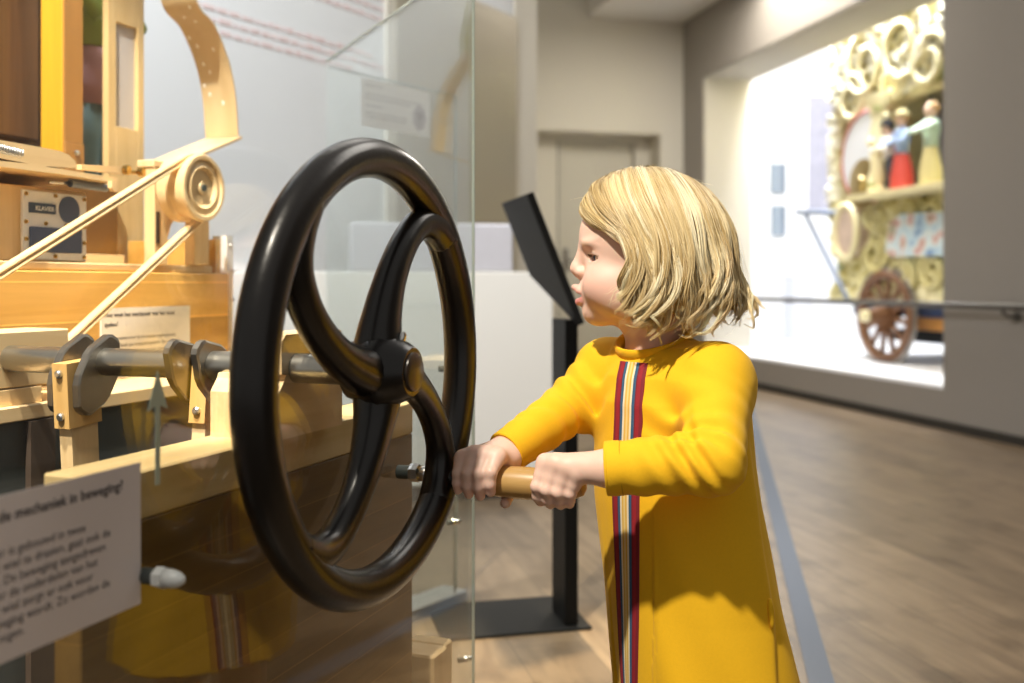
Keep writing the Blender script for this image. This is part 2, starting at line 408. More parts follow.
# handrail along the right wall
t = rthing('handrail', 'thin dark handrail running along the taupe wall across the bright opening', 'rail')
MB().tube([(3.55, 1.5, .705), (3.55, 8.3, .705)], .017, 12).build('bar', M_RAIL, t, True)
for b_ in (4.36, 8.26, 2.2):
    MB().tube([(3.55, b_, .70), (3.56, b_, .67), (3.60, b_, .655), (3.646, b_, .655)], .009, 8).lathe([(0, .03), (.008, .028)], (3.638, b_, .655), (1, 0, 0), 16).build('bracket', M_RAIL, t, 'auto')

# low white partition with a lavender covered block on it
PE = Vector((.159, 3.87, 0))
t = thing('partition', 'low white partition wall behind the glass case, left of the black stand', 'partition', PE, RROT)
MB().box(-1.75, 0, 0, .12, .06, .866, .004).build('panel', M_LOWWALL, t); MB().box(-1.73, -.02, .01, .11, 0, .062).build('plinth', M_SHADOWGAP, t)
o = MB().box(-.62, 0, 0, .10, 0, .185, .008).build('display_block', M_LAV); o.location = PE + RX*(-.155) + RY*.01 + Vector((0, 0, .866)); o.rotation_euler = (0, 0, RROT)
tag(o, 'flat lavender-grey block standing on the low white partition', 'block')

# black reading stand
KB = Vector((.191, 2.37, 0))
t = thing('reading_stand', 'black metal reading stand with sloping panel behind the child', 'stand', KB, RROT)
MB().box(-.36, 0, 0, .25, 0, .008, .002).build('base_plate', M_BLACKP, t)
MB().box(-.062, -.030, .018, .137, .008, .735, .002).build('post', M_BLACK, t)
pv = [(-.020, .0, .728), (-.145, .0, 1.036), (-.145, .27, 1.036), (-.070, .27, .85)]
pv += [(a-.016, b, h-.007) for a, b, h in pv]
MB().add(pv, [(0, 1, 2, 3), (7, 6, 5, 4), (0, 4, 5, 1), (1, 5, 6, 2), (2, 6, 7, 3), (3, 7, 4, 0)]).build('panel', M_BLACKP, t)

# ================================================================== THE MACHINE IN ITS GLASS CASE
# ---- hand wheel
t = mthing('handwheel', 'large black enamelled crank wheel in front of the glass case', 'wheel')
R0, RT = .2264, .021
MB().tube([(R0*math.cos(a), 0, WH+R0*math.sin(a)) for a in [2*PI*i/96 for i in range(96)]], RT, 24, closed=True, flat=1.0).build('rim', M_IRON, t, True)
def catmull(pts, n):
    out = []; P = [Vector(p) for p in pts]; P = [P[0]*2-P[1]] + P + [P[-1]*2-P[-2]]
    for i in range(1, len(P)-2):
        for k in range(n):
            s = k/n; a, b, c, d = P[i-1:i+3]
            out.append(.5*((2*b)+(c-a)*s+(2*a-5*b+4*c-d)*s*s+(3*b-a-3*c+d)*s**3))
    out.append(P[-2]); return out
prof = [(.0, 92), (.03, 88), (.062, 81), (.095, 75.5), (.130, 70), (.163, 64.5), (.193, 58.5), (.214, 51), (.2264, 42)]
wid = [.028, .026, .0215, .0185, .017, .0165, .0175, .020, .021]
for q in range(4):
    pts = [(r*math.cos(math.radians(a+90*q-1)), 0, WH+r*math.sin(math.radians(a+90*q-1))) for r, a in prof]
    path = catmull(pts, 5); rad = [float(x) for x in np.interp(np.linspace(0, 8, len(path)), range(9), wid)]
    MB().tube(path, rad, 18, flat=1.0).build('spoke', M_IRON, t, True)
MB().lathe([(-.034, .026), (-.030, .031), (-.012, .036), (.0, .041), (.012, .041), (.022, .036), (.034, .031), (.040, .027), (.042, .0255)], (0, 0, WH), (0, -1, 0), 40).build('hub', M_IRON, t, 'auto')
MB().lathe([(.040, .0215), (.0445, .0205), (.046, .018)], (0, 0, WH), (0, -1, 0), 32).build('hub_cap', M_IRONHUB, t, 'auto')
MB().lathe([(0, .0045), (.006, .0045), (.009, .003)], (.004, -.026, WH+.033), (0, -.25, 1), 12).build('grub_screw', M_CHROME, t, 'auto')
HU, HH = .163, .584
g = MB().lathe([(.010, .0095), (.036, .0095), (.0365, .014), (.044, .0145), (.055, .0165), (.085, .0188), (.115, .0192), (.15, .0175), (.172, .0145), (.182, .010), (.185, .004)], (HU, 0, HH), (0, -1, 0), 32).build('crank_handle', M_HANDLE, t, 'auto')
MB().lathe([(.008, .0125), (.024, .0125), (.03, .011)], (HU, 0, HH), (0, -1, 0), 24).build('ferrule', M_IRON, g, 'auto')

# ---- glass case
CN = mw(.473, .082, 0); CBK = Vector((-.418, 2.26, 0))
t = mthing('glass_case', 'tall clear glass case enclosing the wooden organ mechanism', 'case')
GT = 1.322
MB().box(-.75, .470, .079, .085, .12, GT+.35).build('glass_pane', M_GLASS, t)
MB().box(.4702, .4722, .0798, .0842, .12, GT+.35).build('pane_edge', M_GLEDGE, t)
Minv = Matrix.Translation((MC.x, MC.y, 0)) @ Matrix.Rotation(MROT, 4, 'Z'); Minv = Minv.inverted()
def between(p, q, thick, z0, z1):
    dd = (q-p).normalized(); nn = Vector((-dd.y, dd.x, 0))*thick/2
    return [Minv @ (x+Vector((0, 0, z))) for z in (z0, z1) for x in (p-nn, q-nn, q+nn, p+nn)]
BOXF = [(0, 3, 2, 1), (4, 5, 6, 7), (0, 1, 5, 4), (1, 2, 6, 5), (2, 3, 7, 6), (3, 0, 4, 7)]
c0 = CN + (CBK-CN)*.015
MB().add(between(c0, CBK, .008, .12, GT), BOXF).build('glass_pane', M_GLASSG, t)
MB().add(between(c0, CBK, .008, GT, GT+.0025), BOXF).build('pane_edge', M_GLEDGE, t)
MB().box(-.75, .40, .09, 1.35, 0, .118, .003).build('plinth', M_SLATE, t)
def bolt(parent, p, ax, s, cap, mats=None):
    b = MB().lathe([(0, .0085*s), (.018*s, .0085*s)], p, ax, 20).build('standoff_bolt', M_SOCKET, parent, 'auto')
    ax = Vector(ax).normalized(); p = Vector(p)
    MB().lathe([(.0, .011*s), (.004*s, .0115*s), (.011*s, .0115*s)], p+ax*.017*s, ax, 6).build('hex_collar', cap, b)
    MB().lathe([(.0, .0100*s), (.010*s, .0095*s), (.017*s, .0078*s), (.022*s, .0048*s), (.0245*s, .0015*s)], p+ax*.028*s, ax, 20).build('dome_cap', cap, b, True)
bolt(t, (-.272, .078, .575), (0, -1, 0), .80, M_WHITECAP)
bolt(t, (.206, .078, .578), (0, -1, 0), 1.05, M_CHROME)
ed = (CBK-CN).normalized(); en = Vector((ed.y, -ed.x, 0))
for (px, py, s) in ((445, 523, .5), (456, 661, .5), (437, 369, .62)):
    r = ray(px, py); tt = CN.dot(en)/r.dot(en); P = Vector((r.x*tt, r.y*tt, HC+r.z*tt))
    bolt(t, Minv @ (P+en*.004), Minv.to_3x3() @ en, s, M_CHROME)

# second, lower glass screen with the notice
SD = Vector((.615, .788, 0)); SA = math.atan2(SD.y, SD.x)
t = thing('glass_screen', 'lower greenish glass screen behind the wheel carrying a white notice', 'glass', CBK, SA)
MB().box(.006, .438, -.004, .004, .03, GT-.012).build('glass_pane', M_GLASSG, t)
MB().box(.006, .438, -.004, .004, GT-.012, GT-.0095).build('top_edge', M_GLEDGE, t)
MB().box(.438, .4415, -.004, .004, .03, GT-.012).build('side_edge', M_GLEDGE, t)
MB().box(.0, .44, -.04, .04, 0, .03, .003).build('foot_rail', M_ZINC, t)
t = thing('paper_notice', 'small white notice with an oval emblem stuck on the lower glass screen', 'notice', CBK, SA)
MB().box(.1014, .335, -.0052, -.0042, 1.190, 1.303).build('sheet', M_PAPERW, t)
for i, (x1, zz) in enumerate(((.155, 1.287), (.30, 1.266), (.25, 1.257), (.16, 1.239), (.255, 1.222), (.245, 1.213))):
    mb = MB(); x = .113
    while x < x1: w = random.uniform(.006, .022); mb.box(x, x+w, -.0056, -.0052, zz, zz+.0032); x += w+.004
    mb.build('text_line', flat('faint_ink', (.45, .45, .43), .8) if i == 0 else bpy.data.materials['faint_ink'], t)
MB().prism([(.298+.023*math.cos(a)*(1+.05*math.cos(9*a)), 1.233+.031*math.sin(a)*(1+.06*math.cos(7*a))) for a in [2*PI*i/40 for i in range(40)]], 'y', -.0058, -.0052).build('emblem', flat('emblem_grey', (.50, .47, .48), .8, noise=.5, nscale=60), t)
MB().prism([(.298+.010*math.cos(a), 1.238+.012*math.sin(a)) for a in [2*PI*i/20 for i in range(20)]], 'y', -.0062, -.0058).build('emblem_centre', flat('emblem_mauve', (.34, .28, .30), .8), t)

# ---- signs on the front pane
Mp = lambda u, v, h: Matrix(((1, 0, 0, u), (0, 0, -1, v), (0, 1, 0, h), (0, 0, 0, 1)))
t = mthing('pane_sign', 'grey text sign stuck on the front pane, low at the left', 'sign')
S0, S1, SB, ST = -.49, -.277, .553, .671
MB().box(S0, S1, .0765, .0778, SB, ST).build('card', M_PAPERG, t)
text_part(['Hoe komt de mechaniek in beweging?'], .0113, S1-.0075-.1875, ST-.0185, .02, M_INK, t, Mp(0, .0762, 0), bold=True)
body = ['Dit wonder is gebouwd in twee', 'delen. Het wiel te draaien, gaat ook de', 'as draaien. De beweging aangedreven', 'wordt door de onderdelen van het', 'orgel. Het wiel zorgt er ook voor', 'dat er beweging wordt. Zo worden de', 'pijpen bewogen.']
text_part(body, .0094, S0+.030, ST-.043, .0100, M_INK, t, Mp(0, .0762, 0))
t = mthing('arrow_sticker', 'sage green arrow sticker on the front pane pointing up at the shaft', 'sticker')
au = -.255
MB().prism([(au-.0028, .648), (au+.0028, .648), (au+.0028, .716), (au+.0125, .712), (au, .746), (au-.0125, .712), (au-.0028, .716)], 'y', .0770, .0778).build('arrow', M_GREENST, t)

# ---- front timber base
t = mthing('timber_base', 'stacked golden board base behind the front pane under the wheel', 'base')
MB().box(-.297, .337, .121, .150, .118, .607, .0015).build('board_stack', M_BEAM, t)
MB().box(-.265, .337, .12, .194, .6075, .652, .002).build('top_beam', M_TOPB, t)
t = mthing('wood_block', 'pale wooden block low behind the glass corner at the bottom', 'block')
MB().box(.352, .402, .095, .165, .118, .285, .003).build('body', M_BEECHZ, t); MB().box(.402, .432, .1, .16, .118, .285, .003).build('facing', M_BEECHZ, t)

# ---- bearing blocks
def block(name, label, polys, v0, v1, mats):
    t = mthing(name, label, 'bearing')
    for (nm, pts), m in zip(polys, mats): MB().prism(pts, 'y', v0, v1).build(nm, m, t)
    return t
t = mthing('bearing_block', 'pale wood bearing block on the timber base behind the wheel', 'bearing')
MB().prism([(-.036, .652), (-.036, .702), (-.024, .716), (-.022, .7215), (.1, .7215), (.1, .652)], 'y', .100, .187).build('lower_half', M_BEECH, t)
MB().prism([(-.030, .7225), (-.030, .757), (-.022, .765), (.098, .765), (.098, .7225)], 'y', .100, .152).build('cap', M_BEECHV, t)
t = mthing('bearing_block', 'pale wood bearing block on the rear ledge at the far left end of the shaft', 'bearing')
MB().box(-.2, .096, .511, .585, .690, .761, .002).build('upper_half', M_BEECH, t); MB().box(-.2, .05, .511, .585, .668, .689, .001).build('foot', M_BEECHZ, t)

# ---- crankshaft and rods
t = mthing('crankshaft', 'turned steel crankshaft with pairs of plate webs running into the case', 'shaft')
SR = .0165
MB().tube([(0, .412, WH), (0, .525, WH)], SR, 28).build('journal', M_STEEL, t, 'auto')
MB().tube([(0, .258, WH), (0, .363, WH)], SR, 28).build('journal', M_STEEL, t, 'auto')
MB().tube([(0, .03, WH), (0, .216, WH)], SR, 28).build('journal', M_STEEL, t, 'auto')
def web(v, off, w=.0125, thick=.011):
    pu, ph = off; L = math.hypot(pu, ph); ex = (pu/L, ph/L); ey = (-ex[1], ex[0])
    prof = [(-.034, .005), (-.031, .011), (-.006, .0265), (.004, .0290), (L*.8, .0285), (L+.004, .025), (L+.025, .011), (L+.028, .005)]
    pts = prof + [(a, -b) for a, b in reversed(prof)]
    P = [(ex[0]*a+ey[0]*b, WH+ex[1]*a+ey[1]*b) for a, b in pts]
    P2 = [((x)*.0+(x-ex[0]*L/2)*.93+ex[0]*L/2, (z-WH-ex[1]*L/2)*.93+WH+ex[1]*L/2) for x, z in P]
    mb = MB(); n = len(P); e = .0016
    vs = [(x, v, z) for x, z in P2]+[(x, v+e, z) for x, z in P]+[(x, v+thick-e, z) for x, z in P]+[(x, v+thick, z) for x, z in P2]
    fs = [tuple(range(n)), tuple(range(4*n-1, 3*n-1, -1))]
    for k in range(3): fs += [(k*n+i, (k+1)*n+i, (k+1)*n+(i+1) % n, k*n+(i+1) % n) for i in range(n)]
    mb.add(vs, fs).build('crank_web', M_STEELD, t)
o1, o2 = (-.020, -.034), (.030, -.030)
for v_, o_ in ((.401, o1), (.363, o1), (.247, o2), (.209, o2)): web(v_, o_)
for v0, v1, o_ in ((.374, .401, o1), (.220, .247, o2)):
    MB().tube([(o_[0], v0, WH+o_[1]), (o_[0], v1, WH+o_[1])], .014, 24).build('crank_pin', M_STEEL, t, 'auto')
def rod(off, v0, v1, lean, label):
    t = mthing('connecting_rod', label, 'rod')
    x, z = off[0], WH+off[1]
    M = Matrix.Translation((x, 0, z)) @ Matrix.Rotation(lean, 4, 'Y')
    for s in (1, -1):
        hole = [(.0145*math.cos(a), .0145*math.sin(a)*1) for a in [PI*i/10 for i in range(11)]]
        pts = [(.026, 0), (.026, .036 if s > 0 else .04), (-.026, .036 if s > 0 else .04), (-.026, 0)] + [(-p[0], p[1]) for p in hole]
        pts = [(a, b*s) for a, b in pts]
        MB().prism(pts, 'y', v0, v1, M).build('rod_head' if s > 0 else 'rod_foot', M_ROD, t)
    MB().prism([(-.021, -.040), (.021, -.040), (.019, -.36), (-.019, -.36)], 'y', v0+.002, v1-.002, M).build('shank', M_BEECHZ, t)
    for zz in (.024, -.026):
        MB().lathe([(0, .0048), (.003, .0048), (.0045, .003)], M @ Vector((-.0262, (v0+v1)/2, zz)), M.to_3x3() @ Vector((-1, 0, 0)), 14).build('bolt_head', M_ZINC, t, 'auto')
rod(o1, .3765, .3985, -.06, 'wooden connecting rod hanging between the left pair of steel crank webs')
rod(o2, .2225, .2445, .10, 'wooden connecting rod hanging between the right pair of crank webs, near the wheel rim')

# ---- rear ledge and slate board
t = mthing('rear_frame', 'slate grey board topped by a pale ledge behind the crankshaft', 'board')
MB().box(-.35, .75, .507, .60, .118, .648).build('slate_board', M_SLATE, t); MB().box(-.35, .06, .50, .606, .649, .668, .0015).box(.06, .75, .50, .66, .649, .668, .0015).build('ledge', M_BEECH, t)
MB().box(.018, .058, .497, .506, .118, .647).build('dark_strip', M_DARK, t)  # dark vertical strip on the slate board below the bearing foot

# ---- golden chest
t = mthing('wind_chest', 'golden oak chest of horizontal boards behind the crankshaft', 'chest')
MB().box(.064, .656, .662, .68, .669, .840, .002).build('front_board', M_OAKB, t)
MB().box(.640, .656, .681, .888, .669, .905, .001).build('end_board', M_OAK, t)
MB().box(-.1, .639, .875, .888, .669, .84).build('rear_board', M_OAK, t)
MB().box(-.1, .62, .672, .892, .841, .8535, .002).build('top_board', M_BEECH, t)
a_ = MB().box(.6565, .6595, .655, .70, .669, .912).box(.640, .6565, .655, .661, .845, .912).build('corner_iron', M_ALU, t)
for h_ in (.895, .845, .79): MB().lathe([(0, .005), (.003, .0045), (.0045, .002)], (.6595, .676, h_), (1, 0, 0), 12).lathe([(0, .004), (.003, .003)], (.65, .655, h_) if h_ > .85 else (.6575, .655, h_), (0, -1, 0), 10).build('screw', M_ZINC, a_, 'auto')
t = mthing('text_notice', 'cream text notice fixed to the golden chest behind the shaft', 'notice')
MB().box(.317, .537, .6595, .6615, .665, .781).build('sheet', M_PAPER, t)
text_part(['Hoe weet het mechaniek wat het moet', 'spelen?'], .0107, .324, .7665, .0155, M_INK, t, Mp(0, .6592, 0), bold=True)
text_part(['Het programma voor bij de meeste orgels gestanst', 'boek. Het boek een toegepast gestanst. De is gelezen', 'toetsen en het gaat door de muziek. Iedere gaatje is', 'een noot van het draaiorgel. Er gaat een boek door'], .0084, .324, .729, .0112, M_INK, t, Mp(0, .6592, 0))

# ---- valve box with the blue label
t = mthing('valve_box', 'pale wooden valve box with screwed metal plate and blue label', 'box')
MB().box(.06, .333, .704, .84, .8545, .968, .002).build('body', M_BEECHZ, t)
MB().box(.02, .352, .80, .86, .969, .978, .002).build('lid', M_BEECH, t)
pl_ = MB().box(.199, .328, .6985, .7035, .857, .962, .001).build('face_plate', M_ALU, t)
for (x, z) in ((.205, .956), (.262, .957), (.322, .956), (.205, .914), (.243, .913), (.284, .912), (.322, .911), (.205, .888), (.205, .863), (.262, .863), (.322, .863), (.322, .886)):
    MB().lathe([(0, .0034), (.002, .0032), (.003, .0015)], (x, .6985, z), (0, -1, 0), 12).build('screw', M_BRASS, pl_, 'auto')
lb = MB().box(.2105, .262, .6968, .6984, .928, .9435).build('label_plate', M_BLUE, t)
text_part(['KLAVIER'], .0098, .2215, .9322, .02, M_INKW, lb, Mp(0, .6965, 0), bold=True)
MB().box(.2105, .316, .6955, .6984, .8685, .907, .001).build('window', M_BLUEWIN, t)
MB().lathe([(0, .0215), (.001, .0215)], (.2905, .6984, .937), (0, -1, 0), 36).build('round_window', M_BLUEWIN, t, 'auto')
t = mthing('brown_panel', 'glossy dark brown panel standing behind the lower drive belt', 'panel')
MB().box(.345, .60, .875, .89, .8545, 1.005, .002).build('panel', flat('brown_gloss', (.20, .10, .03), .18), t); MB().box(.345, .60, .86, .875, .8545, .875, .001).build('foot', M_BEECH, t)

# ---- pulley, bracket, belt
t = mthing('pulley', 'round turned wooden pulley with ridged face carrying the belt', 'pulley')
PU, PH, PR = .493, .987, .0585
MB().lathe([(.0, .0), (.0, .010), (-.004, .0115), (-.004, .030), (.0, .033), (.002, .036), (-.001, .040), (-.001, .047), (.003, .050), (.003, .056), (.0, PR), (-.008, PR), (-.013, .053), (-.031, .053), (-.036, PR), (-.052, PR), (-.056, .054), (-.056, .0)], (PU, .597, PH), (0, -1, 0), 48, False).build('wheel', M_BEECHV, t, 'auto')
MB().lathe([(-.09, .006), (.003, .006)], (PU, .597, PH), (0, -1, 0), 16).build('axle', M_SOCKET, t, 'auto')
t = mthing('pulley_bracket', 'pale wooden upright bracket behind the ridged pulley', 'bracket')
MB().prism([(.449, .8545), (.449, 1.02), (.54, 1.02), (.54, .955), (.515, .945), (.492, .925), (.482, .90), (.482, .8545)], 'y', .664, .686).build('upright', M_BEECHZ, t)
MB().box(.555, .60, .664, .686, .8545, 1.0, .002).build('rear_upright', M_BEECHZ, t); MB().box(.446, .605, .6635, .70, 1.0205, 1.034, .002).build('cross_piece', M_BEECH, t)
MB().box(.452, .460, .6625, .664, .89, .945).box(.464, .47, .6625, .664, .965, .99).build('slot', M_DARK, t)
t = mthing('drive_belt', 'pale ribbed drive belt running down from the pulley to the left', 'belt')
DU, DHH, DR = -.33, .505, .10
def tang(c0, r0, c1, r1, side):
    d = Vector(c1)-Vector(c0); L = d.length; b = math.atan2(d.y, d.x); a = math.acos((r0-r1)/L)
    th = b+side*a; return th
thu = tang((PU, PH), .0545, (DU, DHH), DR, -1); thl = tang((PU, PH), .0545, (DU, DHH), DR, 1)
path = []
a0, a1 = thl-2*PI if thl > thu else thl, thu
for i in range(25): a = a0+(a1-a0)*i/24; path.append((PU+.0545*math.cos(a), PH+.0545*math.sin(a)))
mid = [a1, a1]
for i in range(25): a = a1+((a0+2*PI)-a1)*i/24; path.append((DU+DR*math.cos(a), DHH+DR*math.sin(a)))
mb = MB(); n = len(path); pv = []; 
prof = [(-.006, -.0065), (-.0075, -.004), (-.006, -.0012), (-.0035, 0), (-.006, .0012), (-.0075, .004), (-.006, .0065), (.006, .0065), (.006, -.0065)]
for i in range(n):
    p = Vector(path[i]); tdir = (Vector(path[(i+1) % n])-Vector(path[i-1])).normalized(); nn = Vector((tdir.y, -tdir.x))
    for (w, e) in prof: q = p+nn*e; pv.append((q.x, .6185+w, q.y))
k = len(prof); fs = [(i*k+j, i*k+(j+1) % k, ((i+1) % n)*k+(j+1) % k, ((i+1) % n)*k+j) for i in range(n) for j in range(k)]
mb.add(pv, fs).build('band', M_BEECH, t)

# ---- bellows boards, rods and fittings over the valve box
def poly_m(px_pts, v): return [mlp(x, y, v) for x, y in px_pts]
t = mthing('bellows', 'pair of pale tilted boards with dark underside over the valve box', 'bellows')
MB().prism(poly_m([(-30, 136), (0, 140), (40, 147), (60, 151), (69, 155), (75, 161), (78, 168), (40, 166), (10, 160), (-30, 152)], .66), 'y', .66, .70).build('upper_board', M_BEECH, t)
MB().prism(poly_m([(-30, 157), (30, 164), (118, 178), (118, 183), (60, 174), (-30, 163)], .66), 'y', .66, .88).build('lower_board', M_BEECH, t)
MB().prism(poly_m([(108, 181), (116, 181), (116, 189), (113, 192), (110, 191), (108, 188)], .658), 'y', .650, .6585).build('lug', M_BEECHZ, t)
u0, h0 = mlp(-8, 147, .65); mb = MB()
mb.tube([(u0+.045*i/60, .645+.006*math.sin(i*1.05), h0-.004*i/60+.006*math.cos(i*1.05)) for i in range(61)], .0014, 6).build('spring', M_ZINC, t, True)
t = mthing('brass_rod', 'thin pale rod with two round brass nuts beside the bellows tip', 'rod')
a, b = mlp(78, 167, .70), mlp(127, 171, .70)
MB().prism([(a[0], a[1]-.004), (a[0], a[1]+.004), (b[0], b[1]+.007), (b[0], b[1]-.007)], 'y', .693, .703).build('arm', M_BEECH, t)
for (x, y, r) in ((126, 170, .0085), (141, 172, .0085)):
    c = mlp(x, y, .69); MB().lathe([(0, r*.7), (.002, r), (.009, r), (.011, r*.7)], (c[0], .694, c[1]), (0, -1, 0), 18).build('nut', M_BRASS, t, 'auto')
c = mlp(126, 172, .70); e = mlp(160, 173, .70); MB().tube([(c[0], .70, c[1]), (e[0], .70, e[1])], .0035, 10).build('pin', M_BRASS, t, True)
t = mthing('linkage_rod', 'small steel linkage rod under the bellows beside the blue-labelled box', 'rod')
a, b, c = mlp(50, 182, .69), mlp(70, 183, .69), mlp(106, 188, .69)
MB().tube([(a[0], .69, a[1]), (b[0], .69, b[1])], .003, 10).build('thin_end', M_CHROME, t, True); MB().tube([(b[0], .69, b[1]), (c[0], .69, c[1])], .0065, 14).build('sleeve', M_STEELB, t, 'auto')

# ---- uprights, cabinet and organ card
t = mthing('cabinet', 'tall dark walnut cabinet at the top left behind the bellows', 'cabinet')
MB().box(-.1, .535, 1.0, 1.25, .1, 1.75).build('carcass', M_WALNUT, t); MB().box(.0, .515, .985, 1.0, 1.09, 1.75, .003).build('door_panel', M_WALNUT, t)
t = mthing('varnished_post', 'bright orange varnished wooden post beside the dark cabinet', 'post')
MB().box(.478, .526, .895, .946, .118, 1.75, .002).build('post', M_ORANGE, t); b = MB().box(.4785, .5255, .888, .8945, .118, 1.08, .001).build('fish_plate', M_ORANGESH, t)
MB().box(.480, .524, .8905, .8945, 1.081, 1.75).build('facing', M_ORANGESH, t)  # facing added to carry the shaded tone of the post's face
MB().lathe([(0, .005), (.004, .005), (.006, .003)], (.505, .888, 1.062), (0, -1, 0), 12).build('bolt_head', M_ZINC, b, 'auto')
t = mthing('plywood_upright', 'pale plywood upright with a grey inset panel left of the organ card', 'upright')
MB().box(.600, .622, .90, .914, .118, 1.75, .001).box(.684, .702, .90, .914, .118, 1.75, .001).box(.622, .684, .90, .914, .118, 1.13, .001).box(.622, .684, .90, .914, 1.335, 1.75, .001).build('frame', M_PLY, t)
MB().box(.622, .684, .909, .914, 1.13, 1.335).build('inset_panel', flat('grey_inset', (.56, .53, .53), .3), t)
t = mthing('card_strip', 'curved perforated organ card strip sweeping down towards the pulley', 'card')
ed1 = catmull([Vector((*mlp(x, y, .74), 0)) for x, y in ((188, -60), (197, 0), (215, 25), (229, 60), (236, 95), (239, 136))], 8)
mb = MB(); n = len(ed1); vs = []
for (v_, e) in ((.74, 0), (.82, 0), (.82, .004), (.74, .004)):
    for p in ed1: vs.append((p.x-e, v_, p.y-e*.3))
fs = []
for q in range(4):
    for i in range(n-1): fs.append((q*n+i, q*n+i+1, ((q+1) % 4)*n+i+1, ((q+1) % 4)*n+i))
fs += [(0, n, 2*n, 3*n), (n-1, 4*n-1, 3*n-1, 2*n-1)]
M_CARD = wood('organ_card', (.60, .43, .22), (.72, .55, .32), 2, .5)
mb.add(vs, fs).build('curved_card', M_CARD, t, 'auto')
e0 = ed1[-1]; e1 = Vector((*mlp(182, 163, .70), 0))
mb = MB(); vs = []
for (v_, dz) in ((.735, 0), (.825, 0), (.825, -.006), (.735, -.006)):
    vs += [(e0.x+.004, v_, e0.y+dz), (e1.x, v_-.03, e1.y+dz)]
mb.add(vs, [(0, 1, 3, 2), (2, 3, 5, 4), (4, 5, 7, 6), (6, 7, 1, 0), (0, 2, 4, 6), (1, 7, 5, 3)]).build('feed_board', M_BEECH, t)
for i, v_ in ((12, .79), (14, .775), (18, .81), (20, .80), (21, .765), (24, .80), (26, .79), (29, .81), (31, .80), (33, .77), (9, .76)):
    p, q = ed1[i], ed1[i+1]; dd = (q-p); q = p+dd*.8; nx = Vector((-dd.y, dd.x, 0)).normalized()*.0006
    if nx.x > 0: nx = -nx
    vs = [(p.x-.004+nx.x, v_-.0025, p.y-.0012), (p.x-.004+nx.x, v_+.0025, p.y-.0012), (q.x-.004+nx.x, v_+.0025, q.y-.0012), (q.x-.004+nx.x, v_-.0025, q.y-.0012)]
    vs += [(a-.0006, b, c) for a, b, c in vs]
    MB().add(vs, [(0, 1, 2, 3), (7, 6, 5, 4), (0, 4, 5, 1), (1, 5, 6, 2), (2, 6, 7, 3), (3, 7, 4, 0)]).build('slot', M_PAPERW, t)
# costumed figure between post and plywood
fu, fh = mlp(94, 100, 1.06); fz = mlp(94, 168, 1.06)[1]-.30
t = mthing('mechanical_figure', 'costumed figure in teal trousers, pink sash and green top behind the post', 'figure')
sk = MB().lathe([(.60, .03), (.615, .045), (.66, .052), (.70, .045), (.725, .02)], (fu, 1.06, fz+.24), (0, 0, 1), 20).build('head', M_SKINDOLL, t, True)
for s in (-1, 1):
    MB().tube([(fu+s*.027, 1.06, fz), (fu+s*.027, 1.06, fz+.18), (fu+s*.024, 1.06, fz+.36), (fu+s*.022, 1.06, fz+.47)], [.018, .024, .030, .036], 16).build('trouser_leg', M_TEAL, t, True)
MB().tube([(fu, 1.06, fz+.43), (fu, 1.06, fz+.47), (fu, 1.06, fz+.52), (fu, 1.06, fz+.55)], [.055, .062, .060, .052], 20).build('sash', M_PINK, t, True)
MB().tube([(fu, 1.06, fz+.55), (fu, 1.06, fz+.62), (fu, 1.06, fz+.74), (fu, 1.06, fz+.82), (fu, 1.06, fz+.845)], [.054, .058, .066, .05, .022], 20).build('top', M_GREEN, t, True)
for s in (-1, 1):
    MB().tube([(fu+s*.055, 1.06, fz+.80), (fu+s*.085, 1.05, fz+.68), (fu+s*.06, .99, fz+.60)], [.022, .019, .015], 12).build('sleeve', M_GREEN, t, True)
MB().box(fu-.07, fu+.07, 1.0, 1.12, fz-.40+.0, fz, .004).build('pedestal', M_DARK, t)

